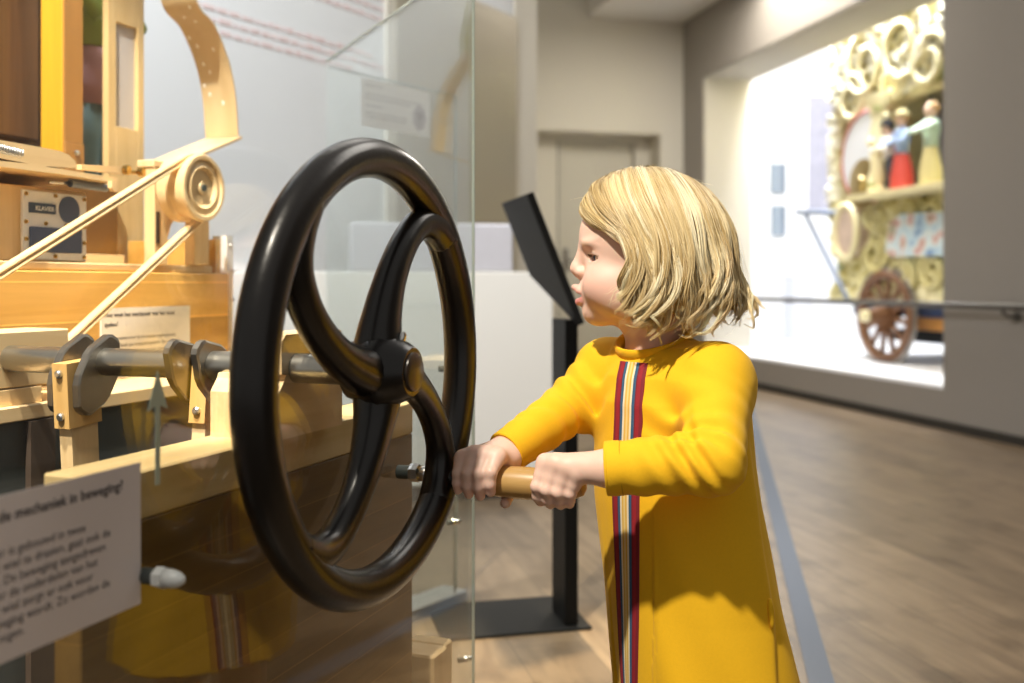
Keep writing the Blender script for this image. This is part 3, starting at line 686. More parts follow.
# ================================================================== FAIRGROUND ORGAN IN THE NICHE (room frame: x = a, y = b)
AF = 4.45
t = rthing('fairground_organ', 'carved cream, gold and green fairground organ wagon in the bright opening', 'organ')
BL, BR_, HB, HT = 7.371, 4.2, .66, 3.55
def spiral(bc, hc, r0, turns, rad, a0=0., sgn=1, a=AF-.03, n=40):
    out = []; rr = []
    for i in range(n+1):
        s = i/n; r = r0*(1-.86*s); an = a0+sgn*turns*2*PI*s
        out.append((a-.02*math.sin(s*PI), bc+r*math.cos(an), hc+r*math.sin(an))); rr.append(rad*(1-.5*s))
    return out, rr
def facade(b0, b1, h0, h1, name, seed, pal=0, step=.0125):
    r2 = np.random.default_rng(seed)
    nb = int((b1-b0)/step)+1; nh = int((h1-h0)/step)+1
    Bg, Hg = np.meshgrid(np.linspace(b0, b1, nb), np.linspace(h0, h1, nh), indexing='ij')
    Z = np.zeros_like(Bg)
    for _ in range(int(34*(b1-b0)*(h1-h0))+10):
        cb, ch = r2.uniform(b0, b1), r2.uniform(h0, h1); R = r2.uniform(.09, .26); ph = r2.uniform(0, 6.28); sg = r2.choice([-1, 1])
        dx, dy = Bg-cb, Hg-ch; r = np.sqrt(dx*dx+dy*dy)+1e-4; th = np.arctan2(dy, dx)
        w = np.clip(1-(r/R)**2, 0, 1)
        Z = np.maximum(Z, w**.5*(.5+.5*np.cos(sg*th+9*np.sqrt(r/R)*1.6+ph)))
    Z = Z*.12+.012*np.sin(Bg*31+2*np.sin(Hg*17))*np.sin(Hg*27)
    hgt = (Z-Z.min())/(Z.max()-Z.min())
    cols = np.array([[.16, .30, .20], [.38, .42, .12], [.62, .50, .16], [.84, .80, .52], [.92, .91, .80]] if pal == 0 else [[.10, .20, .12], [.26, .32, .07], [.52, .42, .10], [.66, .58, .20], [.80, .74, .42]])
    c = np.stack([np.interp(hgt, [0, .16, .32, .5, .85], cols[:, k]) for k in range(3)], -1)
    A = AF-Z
    V = np.stack([A, Bg, Hg], -1).reshape(-1, 3)
    idx = np.arange(nb*nh).reshape(nb, nh)
    F = np.stack([idx[:-1, :-1], idx[1:, :-1], idx[1:, 1:], idx[:-1, 1:]], -1).reshape(-1, 4)
    edge = np.concatenate([idx[:, 0], idx[-1, 1:], idx[::-1, -1][1:], idx[0, ::-1][1:-1]])
    Vb = V[edge].copy(); Vb[:, 0] = AF+.05; nb0 = len(V); m = len(edge)
    V = np.concatenate([V, Vb]); fl = [tuple(x) for x in F]
    for i in range(m): j = (i+1) % m; fl.append((int(edge[i]), nb0+i, nb0+j, int(edge[j])))
    me = bpy.data.meshes.new(name); me.from_pydata([tuple(x) for x in V], [], fl)
    ca = me.color_attributes.new('Col', 'FLOAT_COLOR', 'POINT')
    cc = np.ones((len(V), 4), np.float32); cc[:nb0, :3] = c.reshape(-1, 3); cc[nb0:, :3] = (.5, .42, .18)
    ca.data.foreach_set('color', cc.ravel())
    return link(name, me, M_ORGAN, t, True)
M_ORGAN = attr_mat('painted_carving', .45)
SB0, SB1, SH0, SH1 = 5.55, 6.757, 1.50, 2.19     # stage opening
DB0, DB1, DH0, DH1 = 6.888, 7.27, 1.30, 2.12     # drum bay
MB().box(AF+.42, 5.9, BR_, BL-.02, HB+.02, HT, .01).build('body', flat('organ_body', (.60, .56, .46), .6), t)
MB().box(AF+.05, AF+.42, BL-.05, BL-.02, HB, HT).box(AF+.05, AF+.42, 6.80, 6.86, HB, HT).build('side_panel', M_CREAM, t)
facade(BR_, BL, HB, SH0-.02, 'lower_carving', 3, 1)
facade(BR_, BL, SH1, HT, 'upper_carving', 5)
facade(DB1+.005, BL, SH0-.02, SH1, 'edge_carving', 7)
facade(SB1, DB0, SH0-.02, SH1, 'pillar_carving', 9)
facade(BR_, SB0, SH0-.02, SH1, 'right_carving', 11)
MB().box(AF-.32, AF+.42, SB0, SB1-.02, SH0-.06, SH0-.02).build('stage_floor', M_CREAM, t)
MB().box(AF+.38, AF+.42, SB0, SB1, SH0-.02, SH1).build('stage_back', M_STAGE, t)
MB().box(AF+.36, AF+.38, 6.25, 6.62, SH0+.1, SH1-.02).build('pipe_screen', M_POSTER, t)
MB().box(AF+.38, AF+.42, SB1+.05, BL-.05, SH0-.02, SH1).build('bay_back', M_PALEBLUE, t)
# arched heads over the openings, pilasters, scrolls, cartouche, medallion
for (b0, b1, nm) in ((SB0, SB1, 'stage_arch'), (DB0-.03, DB1+.02, 'drum_arch')):
    bc, hw = (b0+b1)/2, (b1-b0)/2; r_ = min(hw, .36)
    pts = [(b0, SH1+.02), (b0, SH1-.22)]+[(bc-hw*math.cos(a), SH1-.22+.20*math.sin(a)) for a in [PI*i/24 for i in range(1, 24)]]+[(b1, SH1-.22), (b1, SH1+.02)]
    MB().prism(pts, 'x', AF-.05, AF+.03).build(nm, M_CREAM, t)
for b_ in (7.335,):
    MB().lathe([(0, .05), (.05, .05), (.06, .036), (.12, .043), (.3, .038), (.55, .033), (.6, .046), (.68, .05)], (AF-.03, b_, SH0), (0, 0, 1), 20).build('pilaster', M_CREAM, t, 'auto')
M_GOLD2 = flat('leaf_green_gold', (.50, .50, .22), .4)
pb = rlp(878, 150, AF-.21)[0]
MB().lathe([(0, .075), (.05, .075), (.07, .045), (.14, .06), (.22, .048), (.30, .058), (.38, .046), (.48, .056), (.56, .044), (.62, .06), (.66, .085), (.74, .09)], (AF-.21, pb, SH0-.04), (0, 0, 1), 20).build('column', M_CREAM, t, 'auto')
for i in range(10): MB().ball((AF-.21-.045*math.cos(i*1.3), pb+.05*math.sin(i*1.3), SH0+.04+i*.062), (.035, .035, .04), 10, 6).build('carved_leaf', M_GOLD2 if i % 3 == 0 else M_CREAM, t, True)
M_HOOP = flat('hoop_red', (.42, .09, .08), .5)
M_GOLD = flat('leaf_gold', (.60, .53, .24), .35)
for (px, py, r0, sg, a0, gm) in ((872, 66, .30, -1, 2.5, 0), (908, 44, .34, 1, 1, 0), (936, 62, .22, -1, 3.4, 0), (858, 100, .20, 1, 1., 0), (898, 84, .14, 1, 3.1, 0),
                         (884, 218, .14, -1, 2.9, 1), (912, 214, .11, 1, 0, 1), (938, 214, .11, -1, 0, 1), (940, 270, .15, -1, 2, 1), (882, 254, .17, 1, 1.6, 1), (908, 274, .14, -1, 4., 1)):
    b_, h_ = rlp(px, py, AF-.05); p_, r_ = spiral(b_, h_, r0, 1.75, .034, a0, sg, AF-.09)
    MB().tube(p_, r_, 10).build('scroll', M_GOLD if gm else M_CREAM, t, True)
b_, h_ = rlp(857, 232, AF-.06)
MB().prism([(b_+.135*math.cos(a), h_+.19*math.sin(a)) for a in [2*PI*i/36 for i in range(36)]], 'x', AF-.155, AF-.03).build('medallion', flat('medallion_flesh', (.66, .52, .44), .5, noise=.4, nscale=9), t)
MB().tube([(AF-.16, b_+.15*math.cos(a), h_+.205*math.sin(a)) for a in [2*PI*i/40 for i in range(40)]], .026, 10, closed=True).build('medallion_frame', M_CREAM, t, True)
def picture_mat():
    m, nt, b = nodes_of('painted_landscape'); L = nt.links.new
    tc = N(nt, 'ShaderNodeTexCoord'); n = N(nt, 'ShaderNodeTexNoise'); n.inputs['Scale'].default_value = 6.5; n.inputs['Detail'].default_value = 4
    L(tc.outputs['Object'], n.inputs['Vector']); cr = N(nt, 'ShaderNodeValToRGB')
    for i, (p, c) in enumerate(((.30, (.10, .18, .42)), (.42, (.45, .62, .72)), (.52, (.70, .76, .74)), (.60, (.60, .30, .26)), (.68, (.35, .46, .30)))):
        e = cr.color_ramp.elements[i] if i < 2 else cr.color_ramp.elements.new(p); e.position = p; e.color = (*c, 1)
    L(n.outputs['Fac'], cr.inputs[0]); L(cr.outputs[0], b.inputs['Base Color']); return m
(b0, h0), (b1, h1) = rlp(896, 257, AF-.06), rlp(960, 212, AF-.06)
MB().prism([(b0, h0+.05), (b0-.06, h0), (b1, h0-.01), (b1-.05, h0+.12), (b1, h1), (b0-.2, h1+.02), (b0-.06, h1-.03)], 'x', AF-.15, AF-.02).build('painted_panel', picture_mat(), t)
for j in range(9):
    b_, h_ = rlp(846+j*13, 291+(3 if j % 2 else 0), AF-.07)
    MB().ball((AF-.055, b_, h_-.02), (.05, .08, .075), 16, 10).build('scallop', M_CREAM, t, True)
MB().box(AF-.02, 5.9, BR_, BL-.25, .585, .66, .008).build('dark_sill', flat('wagon_blue', (.04, .06, .13), .4), t)
MB().box(AF+.02, AF+.14, BR_, 6.45, .49, .585, .006).build('chassis_beam', M_WAGON, t)
MB().box(AF+.25, AF+.33, BR_, 7.0, .38, .47, .006).build('axle_beam', M_BLACK, t)
def wagon_wheel(b_, a_, R):
    w = MB().tube([(a_, b_+(R-.035)*math.cos(x), NH0+R+(R-.035)*math.sin(x)) for x in [2*PI*i/56 for i in range(56)]], .036, 12, closed=True, flat=1.0).build('wheel', M_WHEEL, t, True)
    MB().tube([(a_, b_+(R-.006)*math.cos(x), NH0+R+(R-.006)*math.sin(x)) for x in [2*PI*i/56 for i in range(56)]], .010, 10, closed=True, flat=4.2).build('iron_tyre', M_STEELD, w, True)
    for i in range(12):
        x = 2*PI*(i+.3)/12
        MB().tube([(a_, b_+.06*math.cos(x), NH0+R+.06*math.sin(x)), (a_, b_+R*.5*math.cos(x), NH0+R+R*.5*math.sin(x)), (a_, b_+(R-.05)*math.cos(x), NH0+R+(R-.05)*math.sin(x))], [.024, .019, .021], 10).build('spoke', M_WHEEL, w, True)
    MB().lathe([(-.10, .05), (-.03, .085), (.04, .085), (.10, .06), (.15, .05), (.155, .02)], (a_, b_, NH0+R), (-1, 0, 0), 24).build('hub', M_WHEEL, w, 'auto')
    MB().lathe([(.15, .045), (.19, .042), (.2, .03)], (a_, b_, NH0+R), (-1, 0, 0), 20).build('hub_cap', M_CREAM, w, 'auto')
wagon_wheel(6.53, 4.33, .34)
wagon_wheel(6.75, 5.6, .34)
(b0, h0), (b1, h1), (b2, h2), (b3, h3) = [rlp(x, y, 4.33) for x, y in ((797, 212), (842, 213), (806, 216), (848, 300))]
MB().tube([(4.33, b0, h0), (4.33, b1, h1)], .022, 10).tube([(4.33, b2, h2), (4.33, b3, h3), (4.45, b3-.35, h3-.08), (4.60, b3-.6, h3-.1)], .02, 10).build('draw_bar', M_STEELB, t, True)
# drum and cymbal standing in the bay
DA = AF-.13; db, dh = rlp(868, 157, DA)
d = rthing('bass_drum', 'bass drum with red hoop and white skin in the left bay of the organ', 'drum')
MB().lathe([(0, .34), (.12, .34)], (DA, db, dh), (1, 0, 0), 48).build('shell', M_CREAM, d, 'auto')
MB().tube([(DA, db+.345*math.cos(x), dh+.345*math.sin(x)) for x in [2*PI*i/56 for i in range(56)]], .016, 10, closed=True).build('hoop', M_HOOP, d, True)
MB().lathe([(0, .335), (.01, .335)], (DA-.008, db, dh), (1, 0, 0), 48).build('skin', M_DRUM, d, 'auto')
cb, ch = rlp(863, 184, AF-.20)
d = rthing('cymbal', 'bronze cymbal hanging in front of the organ drum', 'cymbal')
MB().lathe([(0, .19), (-.012, .12), (-.02, .06), (-.045, .05), (-.055, .0)], (AF-.20, cb, ch), (1, 0, 0), 40).build('disc', M_BRONZE, d, 'auto')
MB().tube([(AF-.25, cb, ch), (AF+.1, cb, ch)], .008, 8).build('spindle', M_BRASS, d)
# painted figurines on the stage
def figurine(px, py_foot, py_head, label, skirt, top, hair, hat, depth, arm=0, gown=False, wide=1.0):
    b_, h1 = rlp(px, py_head, depth); h0 = SH0-.02; Hh = h1-h0
    d = rthing('figurine', label, 'figurine', 'painted figurines on the organ stage')
    P = (depth, b_, h0)
    if gown:
        MB().lathe([(.0, .15*Hh*wide), (.2*Hh, .14*Hh*wide), (.42*Hh, .095*Hh*wide), (.5*Hh, .075*Hh*wide)], P, (0, 0, 1), 20).build('skirt', skirt, d, 'auto')
    else:
        for s in (-1, 1): MB().tube([(depth, b_+s*.05*Hh, h0), (depth, b_+s*.05*Hh, h0+.28*Hh), (depth, b_+s*.04*Hh, h0+.5*Hh)], [.035*Hh, .045*Hh, .06*Hh], 12).build('leg', skirt, d, True)
    MB().lathe([(.46*Hh, .085*Hh), (.55*Hh, .082*Hh), (.68*Hh, .11*Hh), (.76*Hh, .10*Hh), (.81*Hh, .04*Hh)], P, (0, 0, 1), 20).build('torso', top, d, True)
    MB().lathe([(.80*Hh, .035*Hh), (.83*Hh, .06*Hh), (.89*Hh, .078*Hh), (.95*Hh, .065*Hh), (.985*Hh, .03*Hh)], P, (0, 0, 1), 20).build('head', M_SKINDOLL, d, True)
    MB().ball((depth+.02*Hh, b_, h0+.925*Hh), (.085*Hh, .085*Hh, .085*Hh), 18, 10).build('hair', hair, d, True)
    for s in (-1, 1):
        e = (depth-.10*Hh, b_+s*.14*Hh, h0+.60*Hh) if arm == 0 else (depth-.16*Hh, b_+s*.13*Hh, h0+.66*Hh)
        MB().tube([(depth, b_+s*.10*Hh, h0+.75*Hh), e, (depth-.20*Hh, b_+s*.07*Hh+arm*.12*Hh, h0+.60*Hh+.05*Hh*abs(arm))], [.042*Hh, .036*Hh, .028*Hh], 12).build('arm', top, d, True)
    if hat: MB().lathe([(.955*Hh, .125*Hh), (.97*Hh, .125*Hh), (.975*Hh, .075*Hh), (1.03*Hh, .065*Hh), (1.04*Hh, .02*Hh)], P, (0, 0, 1), 22).build('hat', hat, d, 'auto')
    MB().lathe([(0, .13*Hh), (.018, .13*Hh)], (depth, b_, h0), (0, 0, 1), 24).build('base', M_CREAM, d, 'auto')
    return d
figurine(887, 190, 122, 'figurine in dark hat and white shirt at the left end of the organ stage', M_DOLLD, M_PAPERW, M_DOLLD, M_DOLLD, AF-.17)
figurine(902, 190, 112, 'figurine of a woman in blue top and red skirt, centre of the three', M_RED, M_DOLLBLUE, M_HAIRDOLL, M_CREAM, AF-.20, gown=True)
figurine(931, 190, 102, 'tallest figurine, in yellow-green dress, at the right of the stage', M_DOLLY, M_DOLLG, M_HAIRDOLL, None, AF-.22, arm=1, gown=True, wide=.9)
# things on the white side wall of the niche
def on_side(px, py):
    r = ray(px, py); tt = 9.5/r.dot(RY); return (r*tt).dot(RX), HC+r.z*tt
(a0, h0), (a1, h1) = on_side(808, 212), on_side(839, 97)
o = MB().box(a0, a1, 9.485, 9.499, h0, h1, .003).build('wall_poster', M_POSTER); place(o, 'r'); tag(o, 'tall lavender-grey poster on the white niche wall left of the organ', 'poster')
for i, (x0, y0, x1, y1, lab) in enumerate(((770, 193, 784, 164, 'upper small blue-grey plaque on the white niche wall'), (771, 236, 784, 206, 'lower small blue-grey plaque on the white niche wall'))):
    (a0, h0), (a1, h1) = on_side(x0, y0), on_side(x1, y1)
    d = rthing('wall_plaque', lab, 'plaque', 'small plaques on the niche wall')
    MB().box(a0, a1, 9.47, 9.499, h0, h1, .003).build('plate', M_PLAQUE, d); MB().box(a1-.035, a1+.002, 9.468, 9.47, h0+.02, h1).build('dark_band', M_STEELB, d)
(a0, h0), (a1, h1) = on_side(783, 345), on_side(800, 275)
o = MB().box(a0, a1, 9.25, 9.495, NH0, h1, .006).build('pedestal', flat('pedestal_grey', (.66, .68, .75), .7)); place(o, 'r'); tag(o, 'pale grey pedestal standing against the white niche wall', 'pedestal')

# ================================================================== THE CHILD
f32 = np.float32
class Prim:
    def __init__(s, fn, lo, hi, op='u', k=.006): s.fn = fn; s.lo = np.array(lo); s.hi = np.array(hi); s.op = op; s.k = k
def smin(a, b, k): h = np.maximum(k-np.abs(a-b), 0)/k; return np.minimum(a, b)-h*h*k*.25
def smax(a, b, k): return -smin(-a, -b, k)
def cone(p, q, r1, r2, op='u', k=.006):
    p = np.array(p, float); q = np.array(q, float); d = q-p; L2 = max(float(d@d), 1e-12)
    def fn(P):
        t = np.clip(((P-p)@d)/L2, 0, 1); return np.linalg.norm(P-p-t[..., None]*d, axis=-1)-(r1+(r2-r1)*t)
    r = max(r1, r2); return Prim(fn, np.minimum(p, q)-r, np.maximum(p, q)+r, op, k)
def ell(c, r, R=None, op='u', k=.006):
    """ellipsoid; R: 3x3 whose rows are the local axes"""
    c = np.array(c, float); r = np.array(r, float); R = np.eye(3) if R is None else np.array(R, float)
    def fn(P):
        q = (P-c)@R.T; a = np.linalg.norm(q/r, axis=-1); b = np.linalg.norm(q/(r*r), axis=-1)
        return a*(a-1)/np.maximum(b, 1e-9)
    e = r.max(); return Prim(fn, c-e, c+e, op, k)
class Group:
    def __init__(s, prims, pre=None): s.p = prims; s.lo = np.min([x.lo for x in prims if x.op == 'u'], 0); s.hi = np.max([x.hi for x in prims if x.op == 'u'], 0)
    def ev(s, P, lo, hi, m):
        d = np.full(P.shape[:-1], 1.0)
        for x in s.p:
            if np.any(x.lo-m-x.k > hi) or np.any(x.hi+m+x.k < lo): continue
            v = x.fn(P)
            if x.op == 'u': d = smin(d, v, x.k)
            else: d = smax(d, -v, x.k)
        return d
def field(groups, ks, post=None):
    def fn(P):
        lo, hi = P.reshape(-1, 3).min(0), P.reshape(-1, 3).max(0); m = .03
        d = np.full(P.shape[:-1], 1.0)
        for g, k in zip(groups, ks):
            if np.any(g.lo-m > hi) or np.any(g.hi+m < lo): continue
            d = smin(d, g.ev(P, lo, hi, m), k)
        return post(P, d) if post else d
    return fn
def surface_nets(fn, lo, hi, h, NB=40, slack=1.5):
    lo = np.array(lo, float); nb = np.ceil((np.array(hi)-lo)/(h*NB)).astype(int)
    keys = []; pos = []; quads = []
    SX, SY = 4096*4096, 4096
    for bi in np.ndindex(*nb):
        o = np.array(bi)*NB
        cs = np.linspace(0, (NB+1)*h, 6); G = np.stack(np.meshgrid(cs, cs, cs, indexing='ij'), -1)+lo+o*h
        v = fn(G)
        if v.min() > (NB+1)*h/5*slack or v.max() < -(NB+1)*h/5*slack: continue
        n = NB+2; ax = np.arange(n)*h
        P = np.stack(np.meshgrid(ax, ax, ax, indexing='ij'), -1)+lo+o*h
        v = fn(P)
        if v.min() > 0 or v.max() < 0: continue
        s = v < 0
        c8 = [s[i:n-1+i, j:n-1+j, k:n-1+k] for i in (0, 1) for j in (0, 1) for k in (0, 1)]
        cnt = sum(c.astype(np.int8) for c in c8); act = (cnt > 0) & (cnt < 8)
        ii, jj, kk = np.nonzero(act)
        if len(ii) == 0: continue
        acc = np.zeros((len(ii), 3)); num = np.zeros(len(ii))
        cn = [(a, b, c) for a in (0, 1) for b in (0, 1) for c in (0, 1)]
        for e0 in cn:
            for axn in range(3):
                if e0[axn]: continue
                e1 = list(e0); e1[axn] = 1
                a = v[ii+e0[0], jj+e0[1], kk+e0[2]]; b = v[ii+e1[0], jj+e1[1], kk+e1[2]]
                m = (a < 0) != (b < 0); t = np.where(m, a/np.where(m, a-b, 1), 0)
                q = np.array(e0, float)[None]+t[:, None]*np.eye(3)[axn][None]
                acc += q*m[:, None]; num += m
        keys.append((ii+o[0])*SX+(jj+o[1])*SY+kk+o[2])
        pos.append(lo+(np.stack([ii, jj, kk], 1)+o+acc/num[:, None])*h)
        for axn in range(3):
            sl0 = [slice(1, NB+1)]*3; sl1 = [slice(1, NB+1)]*3; sl0[axn] = slice(0, NB); sl1[axn] = slice(1, NB+1)
            A = s[tuple(sl0)]; Bq = s[tuple(sl1)]; x = np.nonzero(A != Bq)
            if len(x[0]) == 0: continue
            idx = [x[0]+1, x[1]+1, x[2]+1]; idx[axn] = x[axn]; flip = A[x]
            u_, w_ = (axn+1) % 3, (axn+2) % 3
            def key(du, dw):
                c = [idx[0]+o[0], idx[1]+o[1], idx[2]+o[2]]; c[u_] = c[u_]-du; c[w_] = c[w_]-dw
                return c[0]*SX+c[1]*SY+c[2]
            q = np.stack([key(1, 1), key(0, 1), key(0, 0), key(1, 0)], 1)
            q[~flip] = q[~flip][:, ::-1]; quads.append(q)
    keys = np.concatenate(keys); pos = np.concatenate(pos); quads = np.concatenate(quads)
    uk, first = np.unique(keys, return_index=True)
    return pos[first], np.searchsorted(uk, quads)
def np_mesh(name, V, F, mat, parent=None, col=None):
    me = bpy.data.meshes.new(name); nv, nf = len(V), len(F); k = F.shape[1]
    me.vertices.add(nv); me.vertices.foreach_set('co', V.astype(f32).ravel())
    me.loops.add(nf*k); me.loops.foreach_set('vertex_index', F.astype(np.int32).ravel())
    me.polygons.add(nf); me.polygons.foreach_set('loop_start', np.arange(0, nf*k, k, dtype=np.int32))
    me.update(calc_edges=True); me.validate()
    if col is not None:
        ca = me.color_attributes.new('Col', 'FLOAT_COLOR', 'POINT'); cc = np.ones((nv, 4), f32); cc[:, :3] = col; ca.data.foreach_set('color', cc.ravel())
    return link(name, me, mat, parent, True)
V3 = lambda v: np.array([v[0], v[1], v[2]], float)

# ---- head frame: F forward, L left (to the camera), U up
HO = np.array([.1727, 1.27, .8695]); HF = np.array([-.991, .134, 0.]); HL = np.array([-.134, -.991, 0.]); HU_ = np.array([0, 0, 1.])
HR = np.stack([HF, HL, HU_])
def hp(F, L, U): return HO+(HF*F+HL*L+HU_*U)*.001
def hell(c, r, op='u', k=6): return ell(hp(*c), np.array(r)*.001, HR, op, k*.001)
def hcone(p, q, r1, r2, op='u', k=6): return cone(hp(*p), hp(*q), r1*.001, r2*.001, op, k*.001)
def hrell(c, r, yaw=0, pitch=0, op='u', k=6):
    cy, sy = math.cos(yaw), math.sin(yaw); cp, sp = math.cos(pitch), math.sin(pitch)
    a = HF*cy+HL*sy; b = -HF*sy+HL*cy; u = HU_
    a2 = a*cp+u*sp; u2 = -a*sp+u*cp
    return ell(hp(*c), np.array(r)*.001, np.stack([a2, b, u2]), op, k*.001)
head = [hell((-12, 0, 14), (86, 73, 76)), hell((34, 0, -46), (46, 50, 54), k=28), hell((28, 0, 12), (59, 54, 52), k=18),
        hell((66, 0, -85), (16, 21, 16), k=26), hcone((-2, 0, -60), (-2, 0, -80), 44, 36, k=20)]
for s in (-1, 1):
    head += [hell((52, 33*s, -52), (29, 24, 27), k=16), hell((20, 42*s, -62), (34, 18, 30), k=18)]
for s in (-1, 1):   # sockets
    head += [hrell((82, 31*s, -13), (12, 14, 8.0), .45*s, op='s', k=10)]
head += [hcone((81, 0, -4), (89.5, 0, -24), 6, 7, k=10), hell((91.2, 0, -30), (8.2, 8.6, 7.4), k=5), hell((84, 0, -38), (8, 7, 5), k=6)]
for s in (-1, 1): head += [hell((84.5, 7.6*s, -34.5), (7.2, 5.2, 5.6), k=4)]
for s in (-1, 1): head += [hell((89.0, 4.4*s, -41.2), (3.6, 2.0, 2.6), op='s', k=2)]
# mouth mound and lips
head += [hell((74, 0, -58), (15, 17, 13), k=12)]
for s in (-1, 1):
    head += [hcone((93.4, 2.2*s, -53.2), (86.5, 11*s, -59), 4.0, 3.2, k=4), hcone((86.5, 11*s, -59), (77, 18*s, -66), 3.0, 1.7, k=4)]
    head += [hcone((87.6, 0, -72.2), (83.5, 10*s, -70.8), 4.3, 3.7, k=4), hcone((83.5, 10*s, -70.8), (76, 17.5*s, -67.5), 3.4, 1.7, k=4)]
head += [hell((95, 0, -63.5), (17, 11, 3.6), op='s', k=3), hell((88, 0, -63.8), (16, 16, 1.6), op='s', k=2.5), hell((97, 0, -46), (4.5, 2.2, 5), op='s', k=4)]
EYE = [(56.0, 29*s, -16.2) for s in (-1, 1)]
for c, s in zip(EYE, (-1, 1)):
    head += [hell(c, (14.0, 14.0, 13.6), k=6)]
    head += [hrell((c[0]+12.5, c[1]+5.0*s, c[2]-1.2), (9, 12.5, 3.7), .55*s, op='s', k=1.6)]
    head += [hrell((c[0], c[1], c[2]), (12.3, 12.3, 12.3), op='s', k=.6)]
    head += [hrell((70, 29*s, 2), (9, 15, 4.5), .5*s, k=9)]
for s in (-1, 1):
    head += [hell((-8, 72*s, -24), (13, 6, 20), k=4), hell((-10, 78*s, -22), (7, 4, 12), op='s', k=4)]
NK = hp(-4, 0, -70); NB_ = np.array([.184, 1.278, .715])
neck = [cone(NK, NB_, .034, .036), cone(NB_, NB_+[0.002, 0, -.03], .038, .042, k=.02)]
# ---- skeleton
LS, LE = np.array([.247, 1.200, .703]), np.array([.222, 1.105, .622])
HB_ = MC + DV*HU + Vector((0, 0, HH))                     # handle axis starts here, runs along NV
def hg(s, up, tow): return V3(HB_ + NV*(s+.02) + Vector((0, 0, up)) - DV*tow)
def hpol(s, rho, deg): a = math.radians(deg); return hg(s, rho*math.cos(a), rho*math.sin(a))
LWR = hg(.200, .029, .0265); RWR = hg(.054, .0285, -.027)
RS_, RE_ = np.array([.128, 1.342, .703]), np.array([.082, 1.318, .662])
# ---- hands
def finger(pts, r, k=.003): return [cone(a, b, ra, rb, k=k) for a, b, ra, rb in zip(pts[:-1], pts[1:], r[:-1], r[1:])]
def hand(wr, mcps, pips, dips, tips, rad, thumb, knuck):
    gs = []
    palm = [cone(wr, m, .0175, .0094, k=.008) for m in mcps]
    palm += [cone(mcps[i], mcps[i+1], .0082, .0082, k=.008) for i in range(3)]
    palm += [cone(wr, thumb[0], .014, .011, k=.012)]
    palm += [cone(m, m*.5+p*.5, .0094, .0080, k=.005) for m, p in zip(mcps, pips)]
    gs.append(Group(palm))
    for i in range(4):
        r = rad[i]; gs.append(Group(finger([mcps[i], pips[i], dips[i], tips[i]], [r*1.12, r*1.02, r*.92, r*.82])))
    gs.append(Group(finger(thumb, [.0105, .0085, .0078, .0066])))
    return gs
hl = hand(LWR,
          [hg(.1235, .0300, .0235), hg(.1375, .0305, .0265), hg(.1515, .0275, .0295), hg(.1650, .0215, .0310)],
          [hg(.1160, .0040, .0325), hg(.1288, .0010, .0340), hg(.1425, -.0010, .0335), hg(.1555, -.0020, .0310)],
          [hg(.1150, -.0085, .0262), hg(.1272, -.0115, .0262), hg(.1405, -.0120, .0258), hg(.1525, -.0110, .0245)],
          [hg(.1152, -.0160, .0185), hg(.1270, -.0185, .0170), hg(.1395, -.0185, .0170), hg(.1505, -.0170, .0170)],
          [.0073, .0075, .0072, .0065],
          [hpol(.172, .030, 8), hpol(.150, .0285, -28), hpol(.136, .027, -55), hpol(.124, .026, -74)], None)
hr = hand(RWR,
          [hg(.0585, .0305, .010), hg(.0445, .0320, .011), hg(.0300, .0315, .012), hg(.0165, .0270, .014)],
          [hg(.0570, .0150, .0270), hg(.0425, .0130, .0285), hg(.0280, .0120, .0280), hg(.0145, .0110, .0255)],
          [hg(.0560, .0010, .0272), hg(.0415, -.0030, .0272), hg(.0270, -.0030, .0265), hg(.0135, -.0005, .0250)],
          [hg(.0555, -.0085, .0235), hg(.0410, -.0145, .0205), hg(.0265, -.0135, .0205), hg(.0130, -.0095, .0215)],
          [.0073, .0075, .0072, .0065],
          [hpol(.066, .034, -38), hpol(.065, .0300, -85), hpol(.063, .0275, -125), hpol(.064, .0265, -172)], None)
arms = [Group([cone(LWR, LE, .0165, .024), cone(LE, LS, .025, .03, k=.01)]), Group([cone(RWR, RE_, .0165, .023), cone(RE_, RS_, .024, .03, k=.01)])]
HIPC = np.array([.222, 1.275, .50])
core = Group([cone(NB_+[0.004, 0, -.045], [.207, 1.272, .60], .042, .060, k=.02), cone([.207, 1.272, .60], HIPC, .060, .072, k=.02), cone(NB_+[0, 0, -.03], LS, .028, .026, k=.02), cone(NB_+[0, 0, -.03], RS_, .028, .026, k=.02)])
legs = []
BYAW = math.radians(58); BF = np.array([-math.sin(BYAW), -math.cos(BYAW), 0]); BLt = np.array([math.cos(BYAW), -math.sin(BYAW), 0])
ANK = []
for s, fw in ((1, .02), (-1, -.02)):
    hip = HIPC+BLt*.042*s; knee = HIPC+np.array([.022, 0, -.235])+BLt*.045*s+BF*(.012+fw); an = HIPC+np.array([.03, 0, -.45])+BLt*.047*s+BF*fw
    toe = an+BF*.075+np.array([0, 0, -.028]); heel = an-BF*.018+np.array([0, 0, -.028]); ANK.append((an, toe, heel))
    legs.append(Group([cone(hip, knee, .055, .038, k=.02), cone(knee, an, .038, .026, k=.012), cone(knee-[0, 0, .06]-BF*.012, knee-[0, 0, .12]-BF*.008, .028, .024, k=.02), cone(heel, toe, .021, .018, k=.012)]))
groups = [Group(head), Group(neck)] + hl + hr + arms + [core] + legs
ks = [.006, .02] + [.004]*6 + [.004]*6 + [.012]*2 + [.03] + [.03]*2
# first member of each hand is the palm: joint blends a little wider
ks[3:7] = [.0045]*4; ks[9:13] = [.0045]*4
V, F = surface_nets(field(groups, ks), (-.12, 1.02, -.005), (.37, 1.46, .98), .0016)
